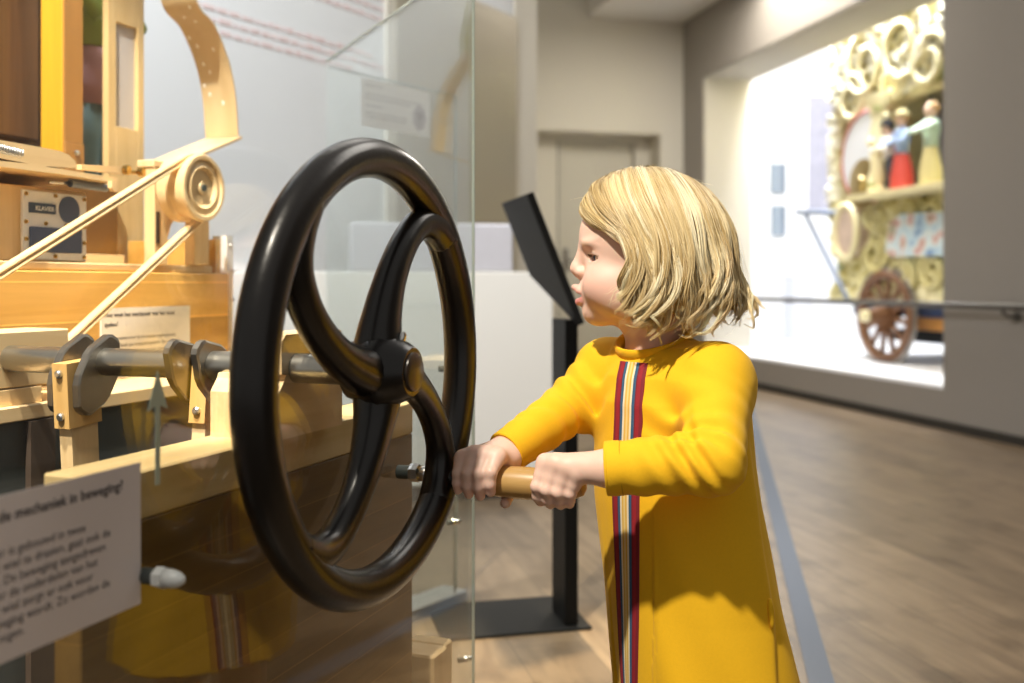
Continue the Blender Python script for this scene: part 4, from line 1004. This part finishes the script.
# ---- skin colour
q = (V-HO)@HR.T*1000
skin = np.tile(np.array([.82, .56, .45]), (len(V), 1))
def mixc(c, w): global skin; skin = skin*(1-w[:, None])+np.array(c)*w[:, None]
def gauss(c, r): return np.exp(-(((q-np.array(c))/np.array(r))**2).sum(1))
for s in (-1, 1): mixc((.80, .38, .31), .5*gauss((58, 42*s, -50), (22, 22, 20)))
mixc((.86, .48, .40), .4*gauss((93, 0, -31), (9, 9, 8)))
up = np.minimum(1, sum(gauss((90-.040*a*a, a, -55.8-.030*a*a), (9, 3.6, 3.9)) for a in (-16, -12, -8, -4, 0, 4, 8, 12, 16)))
lo_ = np.minimum(1, sum(gauss((89-.038*a*a, a, -71.8+.014*a*a), (9, 3.6, 3.9)) for a in (-14, -10, -6, -2, 2, 6, 10, 14)))
mixc((.66, .24, .22), .8*up); mixc((.66, .22, .21), .85*lo_)
mixc((.30, .08, .07), np.clip(gauss((74, 0, -63.5), (11, 13, 3.5))*1.3, 0, .9))
for s in (-1, 1):
    mixc((.60, .42, .27), .45*np.clip(sum(gauss((78-.5*i*i*.9, (19+5*i)*s, 0.5+1.3*i-.35*i*i), (9, 4, 2.2)) for i in range(5)), 0, 1))
    mixc((.56, .32, .26), .5*gauss((68, 31*s, -11.5), (10, 13, 2.0))); mixc((.68, .38, .32), .35*gauss((67, 31*s, -21), (9, 13, 3)))
hv = (V[:, 2] < .66) & (V[:, 0] < .12)
for tips, dips in ((hl, None), (hr, None)):
    for g in tips[1:]:
        a, b = V3(g.p[-1].lo), V3(g.p[-1].hi); c = (a+b)/2; w = np.exp(-((V-c)**2).sum(1)/.0095**2); mixc((.86, .50, .43), .5*w)
M_SKIN = attr_mat('skin', .48, Subsurface_Weight=.12, Subsurface_Scale=.01)
M_SKIN.node_tree.nodes['Principled BSDF'].inputs['Subsurface Radius'].default_value = (1, .35, .2)
child = np_mesh('person', V, F, M_SKIN, None, skin)
tag(child, 'blond curly-haired toddler in mustard yellow dress turning the crank handle with both hands', 'person')
# ---- eyes
def eye(c, s):
    e = MB(); c3 = hp(*c); look = HF*.985+HL*.14*s+HU_*-.17; look /= np.linalg.norm(look)
    prof = [(-.0118, .001)]+[(.0118*math.cos(x), .0118*math.sin(x)) for x in np.linspace(PI*.95, PI*.19, 16)]
    e.lathe(prof, Vector(c3), Vector(look), 28); o = e.build('eye', flat('eye_white', (.80, .77, .72), .15) if 'eye_white' not in bpy.data.materials else bpy.data.materials['eye_white'], child, True)
    MB().lathe([(.0096, .0066), (.0104, .0060), (.0108, .0024)], Vector(c3), Vector(look), 28).build('iris', flat('iris_blue', (.10, .16, .22), .1) if 'iris_blue' not in bpy.data.materials else bpy.data.materials['iris_blue'], o, True)
    MB().lathe([(.0106, .0028), (.0112, .0024), (.0114, .0004)], Vector(c3), Vector(look), 20).build('pupil', M_DOLLD, o, True)
    mb = MB()
    for i in range(22):
        a = (i-10.5)/11; yaw = .55*s+a*.80
        dv = HF*math.cos(yaw)+HL*math.sin(yaw); p = c3+dv*.0136*1.0+HU_*(.0028-.0016*a*a)
        mb.tube([p, p+dv*.003+HU_*-.0004, p+dv*.0056+HU_*.0012], [.00035, .0003, .0001], 4)
    mb.build('eyelash', flat('lash_brown', (.16, .09, .04), .6) if 'lash_brown' not in bpy.data.materials else bpy.data.materials['lash_brown'], o)
for c, s in zip(EYE, (-1, 1)): eye(c, s)

# ---- dress
TZ = [.26, .313, .419, .546, .60, .673, .705, .735, .76]
TX = [.256, .251, .232, .211, .206, .203, .199, .190, .183]
TY = [1.275, 1.275, 1.274, 1.272, 1.271, 1.270, 1.272, 1.275, 1.277]
TA = [.134, .130, .121, .113, .110, .107, .096, .060, .030]
TB = [.112, .108, .099, .088, .085, .080, .070, .048, .028]
TW = [75, 72, 62, 53, 51, 51, 51, 50, 50]
def torso(P):
    z = P[..., 2]; cx = np.interp(z, TZ, TX); cy = np.interp(z, TZ, TY); a = np.interp(z, TZ, TA); b = np.interp(z, TZ, TB); w = np.radians(np.interp(z, TZ, TW))
    dx, dy = P[..., 0]-cx, P[..., 1]-cy
    fr = -dx*np.sin(w)-dy*np.cos(w); la = dx*np.cos(w)-dy*np.sin(w)
    th = np.arctan2(la, fr)
    lowf = np.clip((.62-z)/.35, 0, 1)
    r = np.sqrt((la/a)**2+(fr/b)**2)
    d = (r-1)*(.55*np.minimum(a, b)+.45*np.maximum(a, b))
    d = d-.0055*lowf*np.cos(5*th+.8+6*z)*(np.abs(th) > .45)-.0022*np.sin(9*th+z*40)*lowf*(np.abs(th) > .5)
    d = d-.0048/(1+np.exp(-(1.72-th)*70))/(1+np.exp(-(th+2.3)*6))*np.clip((.66-z)/.1, 0, 1)          # front panel lies over the back at the side seam
    return d*.8
def torso_s(P): return np.maximum(torso(P), np.maximum(P[..., 2]-.752, .262-P[..., 2]))
tp = Prim(torso_s, (.05, 1.12, .26), (.40, 1.42, .76))
NS = NB_+np.array([.004, 0, .008])
sh = [tp, cone(NS, LS+[-.004, 0, .004], .026, .040, k=.03), cone(NS, RS_+[0, 0, .004], .026, .037, k=.03)]
lcuff = LWR-(LE-LWR)*.03; rcuff = RWR+(RE_-RWR)*.02
def sleeve(S, E, Wc, r): 
    return [cone(S, E, r[0], r[1], k=.02), cone(E, Wc, r[1], r[2], k=.012)]
lsl = sleeve(LS, LE, lcuff-(LE-LWR)*.06, (.041, .0345, .0300)); rsl = sleeve(RS_, RE_, rcuff-(RE_-RWR)*.1, (.040, .0345, .0260))
def wrinkles(P, d):
    out = d
    def ridge(p0, dirv, lam, amp, c, rad, ph=0., wob=120):
        g = np.exp(-((P-np.array(c))**2).sum(-1)/rad**2)
        x = (P-np.array(p0))@np.array(dirv); y = (P-np.array(p0))@np.cross(dirv, [0.3, .2, .93])
        return amp*g*np.sin(2*PI*x/lam+ph+1.6*np.sin(y*wob*.5+ph)+1.1*np.sin(x*53+y*31)+.8*np.sin(y*97-x*40))
    dl = (LE-lcuff)/np.linalg.norm(LE-lcuff); du = (LS-LE)/np.linalg.norm(LS-LE); dr = (RS_-rcuff)/np.linalg.norm(RS_-rcuff)
    out = out+ridge(LE, dl*.8+np.array([0, 0, .5]), .024, .0036, LE+np.array([-.03, -.02, .01]), .05)
    out = out+ridge(LE, du, .026, .0032, LE+du*.035+np.array([-.02, -.02, 0]), .042, 1.2)
    out = out+ridge(LS, (du*.7+np.array([.5, 0, .3])), .034, .0030, LS+np.array([-.045, -.03, -.04]), .05, .5)
    out = out+ridge(RE_, dr, .030, .0034, (RE_+RS_)/2+np.array([-.01, -.02, -.01]), .055)
    out = out+ridge(RE_, dr, .028, .0024, RE_*.5+rcuff*.5, .04, 2.)
    out = out+ridge(lcuff, dl, .036, .0014, lcuff*.55+LE*.45, .05, 2.)
    def cutoff(o, c, inner, ax, rad):
        ax = ax/np.linalg.norm(ax); t = (P-c)@ax; rr = np.linalg.norm(P-c-t[..., None]*ax, axis=-1)
        near = rr < .07
        o = np.where(near & (t < .03) & (t > -.06), np.maximum(o, -t), o)
        return np.maximum(o, -np.maximum(np.maximum(rr-inner, t-.014), -t-.06))
    out = cutoff(out, lcuff, .0262, LE-LWR, .03); out = cutoff(out, rcuff, .0225, RE_-RWR, .03)
    na = np.array([-.27, -.26, 1.0])/np.linalg.norm([-.27, -.26, 1.0]); rel = P-np.array([.180, 1.272, .7475]); ta = rel@na
    ra = np.linalg.norm(rel-ta[..., None]*na, axis=-1); near = (ra < .075) & (P[..., 2] > .70)
    out = np.where(near, np.maximum(out, np.minimum(ta-.004, 1)), out)
    out = np.maximum(out, -np.maximum(ra-.0445, -ta-.016))
    inner = np.maximum(torso(P)+.007, P[..., 2]-.33)
    return np.maximum(out, -inner)
dress_groups = [Group(sh), Group(lsl), Group(rsl)]
V, F = surface_nets(field(dress_groups, [.02, .026, .022], wrinkles), (-.06, 1.02, .25), (.42, 1.45, .79), .0024, slack=1.8)
dress = np_mesh('dress', V, F, M_YELLOW, child)
# collar band, cuff hems
def ring(c, ax, rx, ry, r, n=48, tilt=None):
    ax = Vector(ax).normalized(); a = Vector((1, 0, 0)); a = (a-ax*a.dot(ax)).normalized(); b = ax.cross(a)
    return [Vector(c)+a*(rx*math.cos(t))+b*(ry*math.sin(t)) for t in [2*PI*i/n for i in range(n)]]
nax = Vector((-.27, -.26, 1.0))
cc = Vector((.180, 1.272, .7475))
MB().tube(ring(cc, nax, .0465, .0465, .006), .0085, 12, closed=True, flat=.45).build('collar', M_YELLOW, dress, True)
for c, ax, r in ((lcuff, LE-LWR, .0298), (rcuff, RE_-RWR, .0262)):
    a_ = Vector(ax).normalized()
    MB().tube(ring(Vector(c)+a_*.001, a_, r-.0012, r-.0012, .002), .0022, 8, closed=True).build('cuff_edge', M_YELLOW, dress, True)
    MB().tube(ring(Vector(c)+a_*.017, a_, r+.0004, r+.0004, .002), .0007, 6, closed=True).build('cuff_stitching', flat('stitch', (.60, .30, .003), .9) if 'stitch' not in bpy.data.materials else bpy.data.materials['stitch'], dress, True)
# striped ribbon down the front, lying on the cloth
tf = field([Group(sh)], [.02])
def on_cloth(z, w):
    z = np.asarray(z, float); cx = np.interp(z, TZ, TX); cy = np.interp(z, TZ, TY); an = np.radians(np.interp(z, TZ, TW))
    fr = np.stack([-np.sin(an), -np.cos(an), 0*an], -1); la = np.stack([np.cos(an), -np.sin(an), 0*an], -1)
    P = np.stack([cx, cy, z], -1)+fr*.16+la*np.asarray(w)[..., None]
    for _ in range(60): P = P-fr*(tf(P)*.6)[..., None]
    return P+fr*.0011, fr
nz, nw = 90, 33; W_ = .0235
Zg, Wg = np.meshgrid(np.linspace(.7235, .266, nz), np.linspace(-W_, W_, nw), indexing='ij')
Pg, Fg = on_cloth(Zg, Wg)
cols = []
for w in np.linspace(-1, 1, nw-1):
    a = abs(w)
    cols.append((.20, .012, .022) if a > .86 else (.30, .012, .022) if a > .56 else (.16, .008, .016) if a > .51 else (.03, .10, .20) if a > .30 else (.80, .72, .52) if a > .17 else (.72, .44, .08) if a > .06 else (.80, .62, .25))
PV = Pg.reshape(-1, 3); nV = len(PV)
PV = np.concatenate([PV, (Pg-Fg*.002).reshape(-1, 3)])
idx = np.arange(nz*nw).reshape(nz, nw)
FQ = np.stack([idx[:-1, :-1], idx[1:, :-1], idx[1:, 1:], idx[:-1, 1:]], -1).reshape(-1, 4)
side = [(idx[i, c], idx[i+1, c], idx[i+1, c]+nV, idx[i, c]+nV) for c in (0, nw-1) for i in range(nz-1)]
rb = bpy.data.meshes.new('ribbon'); rb.from_pydata([tuple(x) for x in PV], [], [tuple(int(y) for y in x) for x in FQ]+[tuple(int(y) for y in x) for x in side])
ca = rb.color_attributes.new('Col', 'FLOAT_COLOR', 'CORNER'); fc = np.ones((len(rb.loops), 4), f32)
for p in rb.polygons:
    c = cols[p.index % (nw-1)] if p.index < len(FQ) else (.2, .01, .02)
    for l in p.loop_indices: fc[l, :3] = c
ca.data.foreach_set('color', fc.ravel())
link('ribbon', rb, attr_mat('striped_ribbon', .8), dress, True)
# side seam pocket tab and a tiny label
def on_side_cloth(z, th):
    cx, cy, a, b, w = [float(np.interp(z, TZ, t)) for t in (TX, TY, TA, TB, TW)]; w = math.radians(w)
    d = np.array([-math.sin(w)*math.cos(th)+math.cos(w)*math.sin(th), -math.cos(w)*math.cos(th)-math.sin(w)*math.sin(th), 0])
    P = np.array([cx, cy, z])+d*.2
    for _ in range(60): P = P-d*float(tf(P[None])[0])*.6
    return P, d
pp = [on_side_cloth(z, 1.66)[0]+on_side_cloth(z, 1.66)[1]*.0015 for z in np.linspace(.452, .418, 6)]
MB().tube(pp, [.002, .0035, .0042, .0040, .0032, .0016], 8).build('pocket_tab', M_YELLOW, dress, True)
pc, pd = on_side_cloth(.332, 1.70); MB().box(-.003, .003, -.001, .001, -.006, .006, M=Matrix.Translation(Vector(pc)+Vector(pd)*.0015) @ Matrix.Rotation(math.atan2(pd[1], pd[0])+PI/2, 4, 'Z')).build('care_label', flat('pink_label', (.60, .25, .25), .8), dress)
# ---- shoes
for an, toe, heel in ANK:
    mb = MB(); a, tv = Vector(an), Vector(BF); sd = Vector((BF[1], -BF[0], 0))
    V2, F2 = surface_nets(field([Group([cone(heel, toe, .0265, .0235, k=.02), cone(heel+[0, 0, .012], an+[0, 0, .015], .027, .030, k=.02), cone(toe, toe+BF*.006, .024, .022, k=.01)])], [.01], lambda P, d: np.maximum(d, -P[..., 2]+.0005)), np.minimum(heel, toe)-.06, np.maximum(an, toe)+.07, .003)
    np_mesh('shoe', V2, F2, M_RUBBER, child)

# ---- hair: guide curves over the skull, thick curly strands around them
G = {  # s: list of (F, L, U) for the left side; the right side mirrors it
 0.00: [(78, 0, 54), (81, 20, 44), (66, 46, 26), (42, 66, 15), (20, 78, 0), (17, 84, -34), (20, 80, -68), (30, 72, -90)],
 0.20: [(56, -4, 82), (63, 24, 70), (52, 56, 42), (28, 76, 10), (12, 86, -26), (8, 88, -58), (14, 82, -86), (26, 74, -100)],
 0.42: [(24, -6, 94), (24, 36, 85), (14, 70, 52), (-4, 88, 8), (-14, 96, -32), (-16, 94, -66), (-8, 84, -94), (6, 76, -104)],
 0.62: [(-8, -6, 95), (-16, 38, 85), (-32, 68, 52), (-46, 84, 8), (-54, 92, -32), (-54, 92, -64), (-46, 82, -90), (-34, 72, -96)],
 0.82: [(-38, -5, 86), (-56, 26, 73), (-76, 48, 42), (-88, 60, 4), (-96, 66, -34), (-98, 66, -62), (-94, 58, -84), (-84, 50, -88)],
 1.00: [(-58, 0, 75), (-79, 8, 57), (-98, 16, 26), (-108, 20, -8), (-113, 20, -40), (-118, 20, -62), (-126, 20, -76), (-124, 18, -88)],
}
GS = sorted(G); GA = np.array([G[s] for s in GS], float)         # (6, 8, 3)
def cr_interp(X, A, x):
    """Catmull-Rom along axis 0 of A (knots X) at scalars x"""
    i = np.clip(np.searchsorted(X, x)-1, 0, len(X)-2); t = ((x-X[i])/(X[i+1]-X[i]))
    a, b, c, d = A[np.maximum(i-1, 0)], A[i], A[i+1], A[np.minimum(i+2, len(X)-1)]
    t = t.reshape(t.shape+(1,)*(A.ndim-1))
    return .5*((2*b)+(c-a)*t+(2*a-5*b+4*c-d)*t*t+(3*b-a-3*c+d)*t**3)
def guide(s, nt):
    P = cr_interp(np.array(GS), GA, np.atleast_1d(np.array(s, float)))          # (n, 8, 3)
    T = np.linspace(0, 1, nt); K = np.linspace(0, 1, 8)
    return np.moveaxis(cr_interp(K, np.moveaxis(P, 1, 0), T), 0, 1)             # (n, nt, 3)
nt = 34; T = np.linspace(0, 1, nt)
def strands(nclump, per, side, r2, scale, wavy, rad):
    out = []
    for c in range(nclump):
        s = (c+r2.uniform(0, 1))/nclump; lay = r2.uniform(*scale); tend = r2.uniform(.88, 1.0)
        g = guide([s], 40)[0]; tt = np.linspace(0, tend, nt); g = np.stack([np.interp(tt, np.linspace(0, 1, 40), g[:, k]) for k in range(3)], 1)
        g = g*(1+(lay-1)*(.35+.65*tt[:, None])); g[:, 1] += (lay-1)*20
        tan = np.gradient(g, axis=0); tan /= np.linalg.norm(tan, axis=1)[:, None]
        outw = g-np.array([-8, 0, -10]); outw -= tan*(outw*tan).sum(1)[:, None]; outw /= np.linalg.norm(outw, axis=1)[:, None]; sdw = np.cross(tan, outw)
        ph = 6.28*(s*3.1)+r2.normal(0, 1.1); fq = r2.uniform(1.35, 2.0); amp = r2.uniform(.75, 1.2)*wavy
        env = np.clip((tt-.26)/.5, 0, 1)**1.4
        x_ = ph+fq*6.28*(tt-.26)
        wave = sdw*(amp*env*np.sin(x_))[:, None]+outw*(amp*.62*env*(np.cos(x_)-.3))[:, None]
        cu = np.clip((tt-.72)/.28, 0, 1)**1.3; turn = r2.uniform(2.5, 5.5); cr_ = r2.uniform(.6, 1.15)*wavy*.9; sg_ = r2.choice([1, -1])
        curl = (sdw*np.sin(turn*cu)[:, None]*sg_+(outw*.8-tan*.5)*(1-np.cos(turn*cu))[:, None])*(cr_*cu)[:, None]
        base = g+wave+curl
        rad0 = r2.uniform(*rad); tone = r2.uniform(-.7, .55)
        for k in range(per):
            a = r2.uniform(0, 6.28); rr = rad0*math.sqrt(r2.uniform(0, 1)); tw = r2.uniform(-1.2, 1.2)
            prof = np.interp(tt, [0, .12, .45, .85, 1], [1.9, 1.6, 1.0, .65, .30])*rr
            off = sdw*(prof*np.cos(a+tw*tt))[:, None]+outw*(prof*.5*np.sin(a+tw*tt))[:, None]
            ln = r2.uniform(.90, 1.0); st = base+off+r2.normal(0, .35, (1, 3))*tt[:, None]*2
            st = np.stack([np.interp(np.linspace(0, ln, nt), np.linspace(0, 1, nt), st[:, j]) for j in range(3)], 1)
            st[:, 1] *= side
            out.append((st, tone+r2.uniform(-.3, .3)))
    return out
r2 = np.random.default_rng(21)
S_ = strands(74, 54, 1, r2, (.96, 1.07), 15.0, (3.6, 5.6)) + strands(80, 24, 1, r2, (.90, .96), 7.0, (5, 8)) + strands(50, 36, -1, r2, (.96, 1.05), 13.0, (4.5, 7))
# loose strands at the hairline, temple and crown
for i in range(110):
    s = r2.uniform(0, 1); g = guide([s], nt)[0]*r2.uniform(1.02, 1.06); n_ = int(r2.uniform(8, nt)); g[:, 1] += 2
    nz_ = np.cumsum(r2.normal(0, .55, (nt, 3)), 0); g = g+nz_*np.linspace(0, 2.0, nt)[:, None]; S_.append((g, r2.uniform(-.4, .5)))
for i in range(60):
    x = r2.uniform(-60, 70); y = r2.uniform(-25, 25); u0 = 14+76*math.sqrt(max(0, 1-((x+6)/91)**2-(y/73)**2))
    d = np.array([r2.normal(0, .8), r2.normal(0, .8), r2.uniform(.3, .9)]); d[0] += x/90
    tt = np.linspace(0, 1, nt); L = r2.uniform(7, 17); st = np.array([x, y, u0])+np.outer(tt, d)*L+np.outer(tt**2, [r2.normal(0, 8), r2.normal(0, 8), -10]); S_.append((st, .3))
for i in range(12):     # a few wisps at the cheek
    a = np.array([26+r2.uniform(-4, 6), 80, -46+r2.uniform(-14, 6)]); e = np.array([46+r2.uniform(-8, 8), 66, -66+r2.uniform(-12, 8)])
    tt = np.linspace(0, 1, nt); st = a+np.outer(tt, e-a)+np.outer(np.sin(tt*PI*r2.uniform(.8, 1.5)), r2.normal(0, 3, 3)); st[:, 1] += 3; S_.append((st, .4))
ns = len(S_); ST = np.stack([x[0] for x in S_]); TO = np.array([x[1] for x in S_])
W3 = HO+(ST@HR)*.001
tan = np.gradient(W3, axis=1); tan /= np.linalg.norm(tan, axis=2)[..., None]+1e-9
ref = W3-(HO+np.array([0, 0, -.01])); n1 = ref-tan*(ref*tan).sum(2)[..., None]; n1 /= np.linalg.norm(n1, axis=2)[..., None]+1e-9; n2 = np.cross(tan, n1)
rads = .00040*np.interp(np.linspace(0, 1, nt), [0, .1, .8, 1], [.8, 1.0, .85, .15])
rads = rads[None, :]*np.where(np.arange(ns) >= ns-182, .45, 1.0)[:, None]
ring3 = [n1*math.cos(a)+n2*math.sin(a) for a in (PI/2, PI/2+2*PI/3, PI/2+4*PI/3)]
VH = np.stack([W3+r*rads[..., None] for r in ring3], 2).reshape(-1, 3)           # (ns, nt, 3 corners)
base = (np.arange(ns)[:, None, None]*nt+np.arange(nt-1)[None, :, None])*3; k3 = np.arange(3)[None, None, :]
FH = np.stack([base+k3, base+(k3+1) % 3, base+3+(k3+1) % 3, base+3+k3], -1).reshape(-1, 4)
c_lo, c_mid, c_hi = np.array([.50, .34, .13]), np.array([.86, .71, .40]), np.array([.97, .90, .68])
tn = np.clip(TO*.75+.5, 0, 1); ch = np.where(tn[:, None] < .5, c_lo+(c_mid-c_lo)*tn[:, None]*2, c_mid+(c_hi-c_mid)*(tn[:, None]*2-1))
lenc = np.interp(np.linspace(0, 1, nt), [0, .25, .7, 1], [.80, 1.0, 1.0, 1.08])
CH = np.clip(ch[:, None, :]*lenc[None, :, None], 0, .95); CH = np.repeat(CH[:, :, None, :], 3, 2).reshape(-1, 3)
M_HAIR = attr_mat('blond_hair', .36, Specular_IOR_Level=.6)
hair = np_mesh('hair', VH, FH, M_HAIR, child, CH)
# under layer that closes the gaps between strands
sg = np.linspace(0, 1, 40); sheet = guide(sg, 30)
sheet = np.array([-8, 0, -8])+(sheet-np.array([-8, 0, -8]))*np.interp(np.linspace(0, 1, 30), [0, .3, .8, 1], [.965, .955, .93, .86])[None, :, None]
vs_ = []; fs_ = []
for side in (1, -1):
    q_ = sheet.copy(); q_[..., 1] *= side; o_ = len(vs_)*1200; vs_.append(HO+(q_.reshape(-1, 3)@HR)*.001)
    idx = np.arange(1200).reshape(40, 30)+o_
    fq_ = np.stack([idx[:-1, :-1], idx[1:, :-1], idx[1:, 1:], idx[:-1, 1:]], -1).reshape(-1, 4); fs_.append(fq_ if side > 0 else fq_[:, ::-1])
uv = np.concatenate(vs_); inn = HO+(uv-HO)*.985; fo = np.concatenate(fs_)
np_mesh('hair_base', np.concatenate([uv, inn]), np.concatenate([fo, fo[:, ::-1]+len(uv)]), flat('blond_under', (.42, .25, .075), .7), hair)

# ================================================================== LIGHT
def area(name, loc, target, size, power, col=(1, 1, 1), sy=None, spread=None):
    l = bpy.data.lights.new(name, 'AREA'); l.energy = power; l.color = col; l.size = size
    if sy: l.shape = 'RECTANGLE'; l.size_y = sy
    if spread: l.spread = spread
    o = bpy.data.objects.new(name, l); COL.objects.link(o); o.location = loc
    o.rotation_euler = (Vector(target)-Vector(loc)).to_track_quat('-Z', 'Y').to_euler(); return o
def spot(name, loc, target, power, angle, blend=.4, r=.06, col=(1, 1, 1)):
    l = bpy.data.lights.new(name, 'SPOT'); l.energy = power; l.color = col; l.spot_size = math.radians(angle); l.spot_blend = blend; l.shadow_soft_size = r
    o = bpy.data.objects.new(name, l); COL.objects.link(o); o.location = loc
    o.rotation_euler = (Vector(target)-Vector(loc)).to_track_quat('-Z', 'Y').to_euler(); return o
WARM = (1.0, .86, .66)
spot('key_spotlight', (-.84, -.12, 2.95), (.12, 1.25, .68), 480, 44, .5, .05, (1.0, .90, .76))
spot('case_spotlight', (-.66, .42, 3.0), (-.60, 1.62, .85), 620, 33, .35, .05, (1.0, .92, .78))
spot('wall_fill', (-1.2, 1.6, 3.4), (-.9, 3.6, 1.5), 560, 90, .8, .15, (.95, .97, 1.0))  # unseen spot added to brighten the left wall
spot('floor_spotlight', (.12, 2.75, 3.1), (.03, 2.0, 0), 800, 22, .7, .06, (1.0, .80, .50))
area('ceiling_fill', (1.6, 3.0, 3.2), (1.6, 3.0, 0), 1.6, 40, (1, .94, .86))  # unseen area light added as general fill
area('hall_fill', (1.8, 7.0, 3.15), (1.8, 7.0, 0), 1.4, 100, (1, .94, .84))  # unseen fill light, added to lift the back wall
c = rw(4.25, 6.6, 3.55); area('organ_lamp', c, rw(4.9, 6.6, 1.4), 3.0, 220, (.92, .95, 1.0), .3)
c = rw(5.9, 7.9, 3.9); area('niche_lamp', c, rw(5.6, 8.2, 0), 1.6, 34, (.93, .95, 1.0))
c = rw(4.2, 7.9, 3.2); area('organ_side_fill', c, rw(4.5, 6.3, 1.6), .5, 130, (.95, .96, 1.0))  # unseen light added to brighten the figurines on the stage
w = bpy.data.worlds.new('room_light'); SC.world = w; w.use_nodes = True
w.node_tree.nodes['Background'].inputs[0].default_value = (1.0, .95, .88, 1); w.node_tree.nodes['Background'].inputs[1].default_value = .36

# ================================================================== CAMERA
cd = bpy.data.cameras.new('camera'); cam = bpy.data.objects.new('camera', cd); COL.objects.link(cam)
cam.location = (0, 0, HC); cam.rotation_euler = (PI/2, 0, 0)
cd.sensor_width = 36; cd.lens = 36*FPX/1024; cd.shift_y = -(341.5-HY)/1024
cd.clip_start = .05; cd.clip_end = 60
cd.dof.use_dof = True; cd.dof.focus_distance = 1.20; cd.dof.aperture_fstop = 3.4
SC.camera = cam
vs = SC.view_settings; vs.view_transform = 'Standard'; vs.look = 'None'; vs.exposure = 0.0; vs.gamma = 1.0; vs.use_curve_mapping = False
SC.cycles.max_bounces = 8; SC.cycles.transparent_max_bounces = 16; SC.cycles.use_denoising = True
SC.cycles.caustics_reflective = False; SC.cycles.caustics_refractive = False
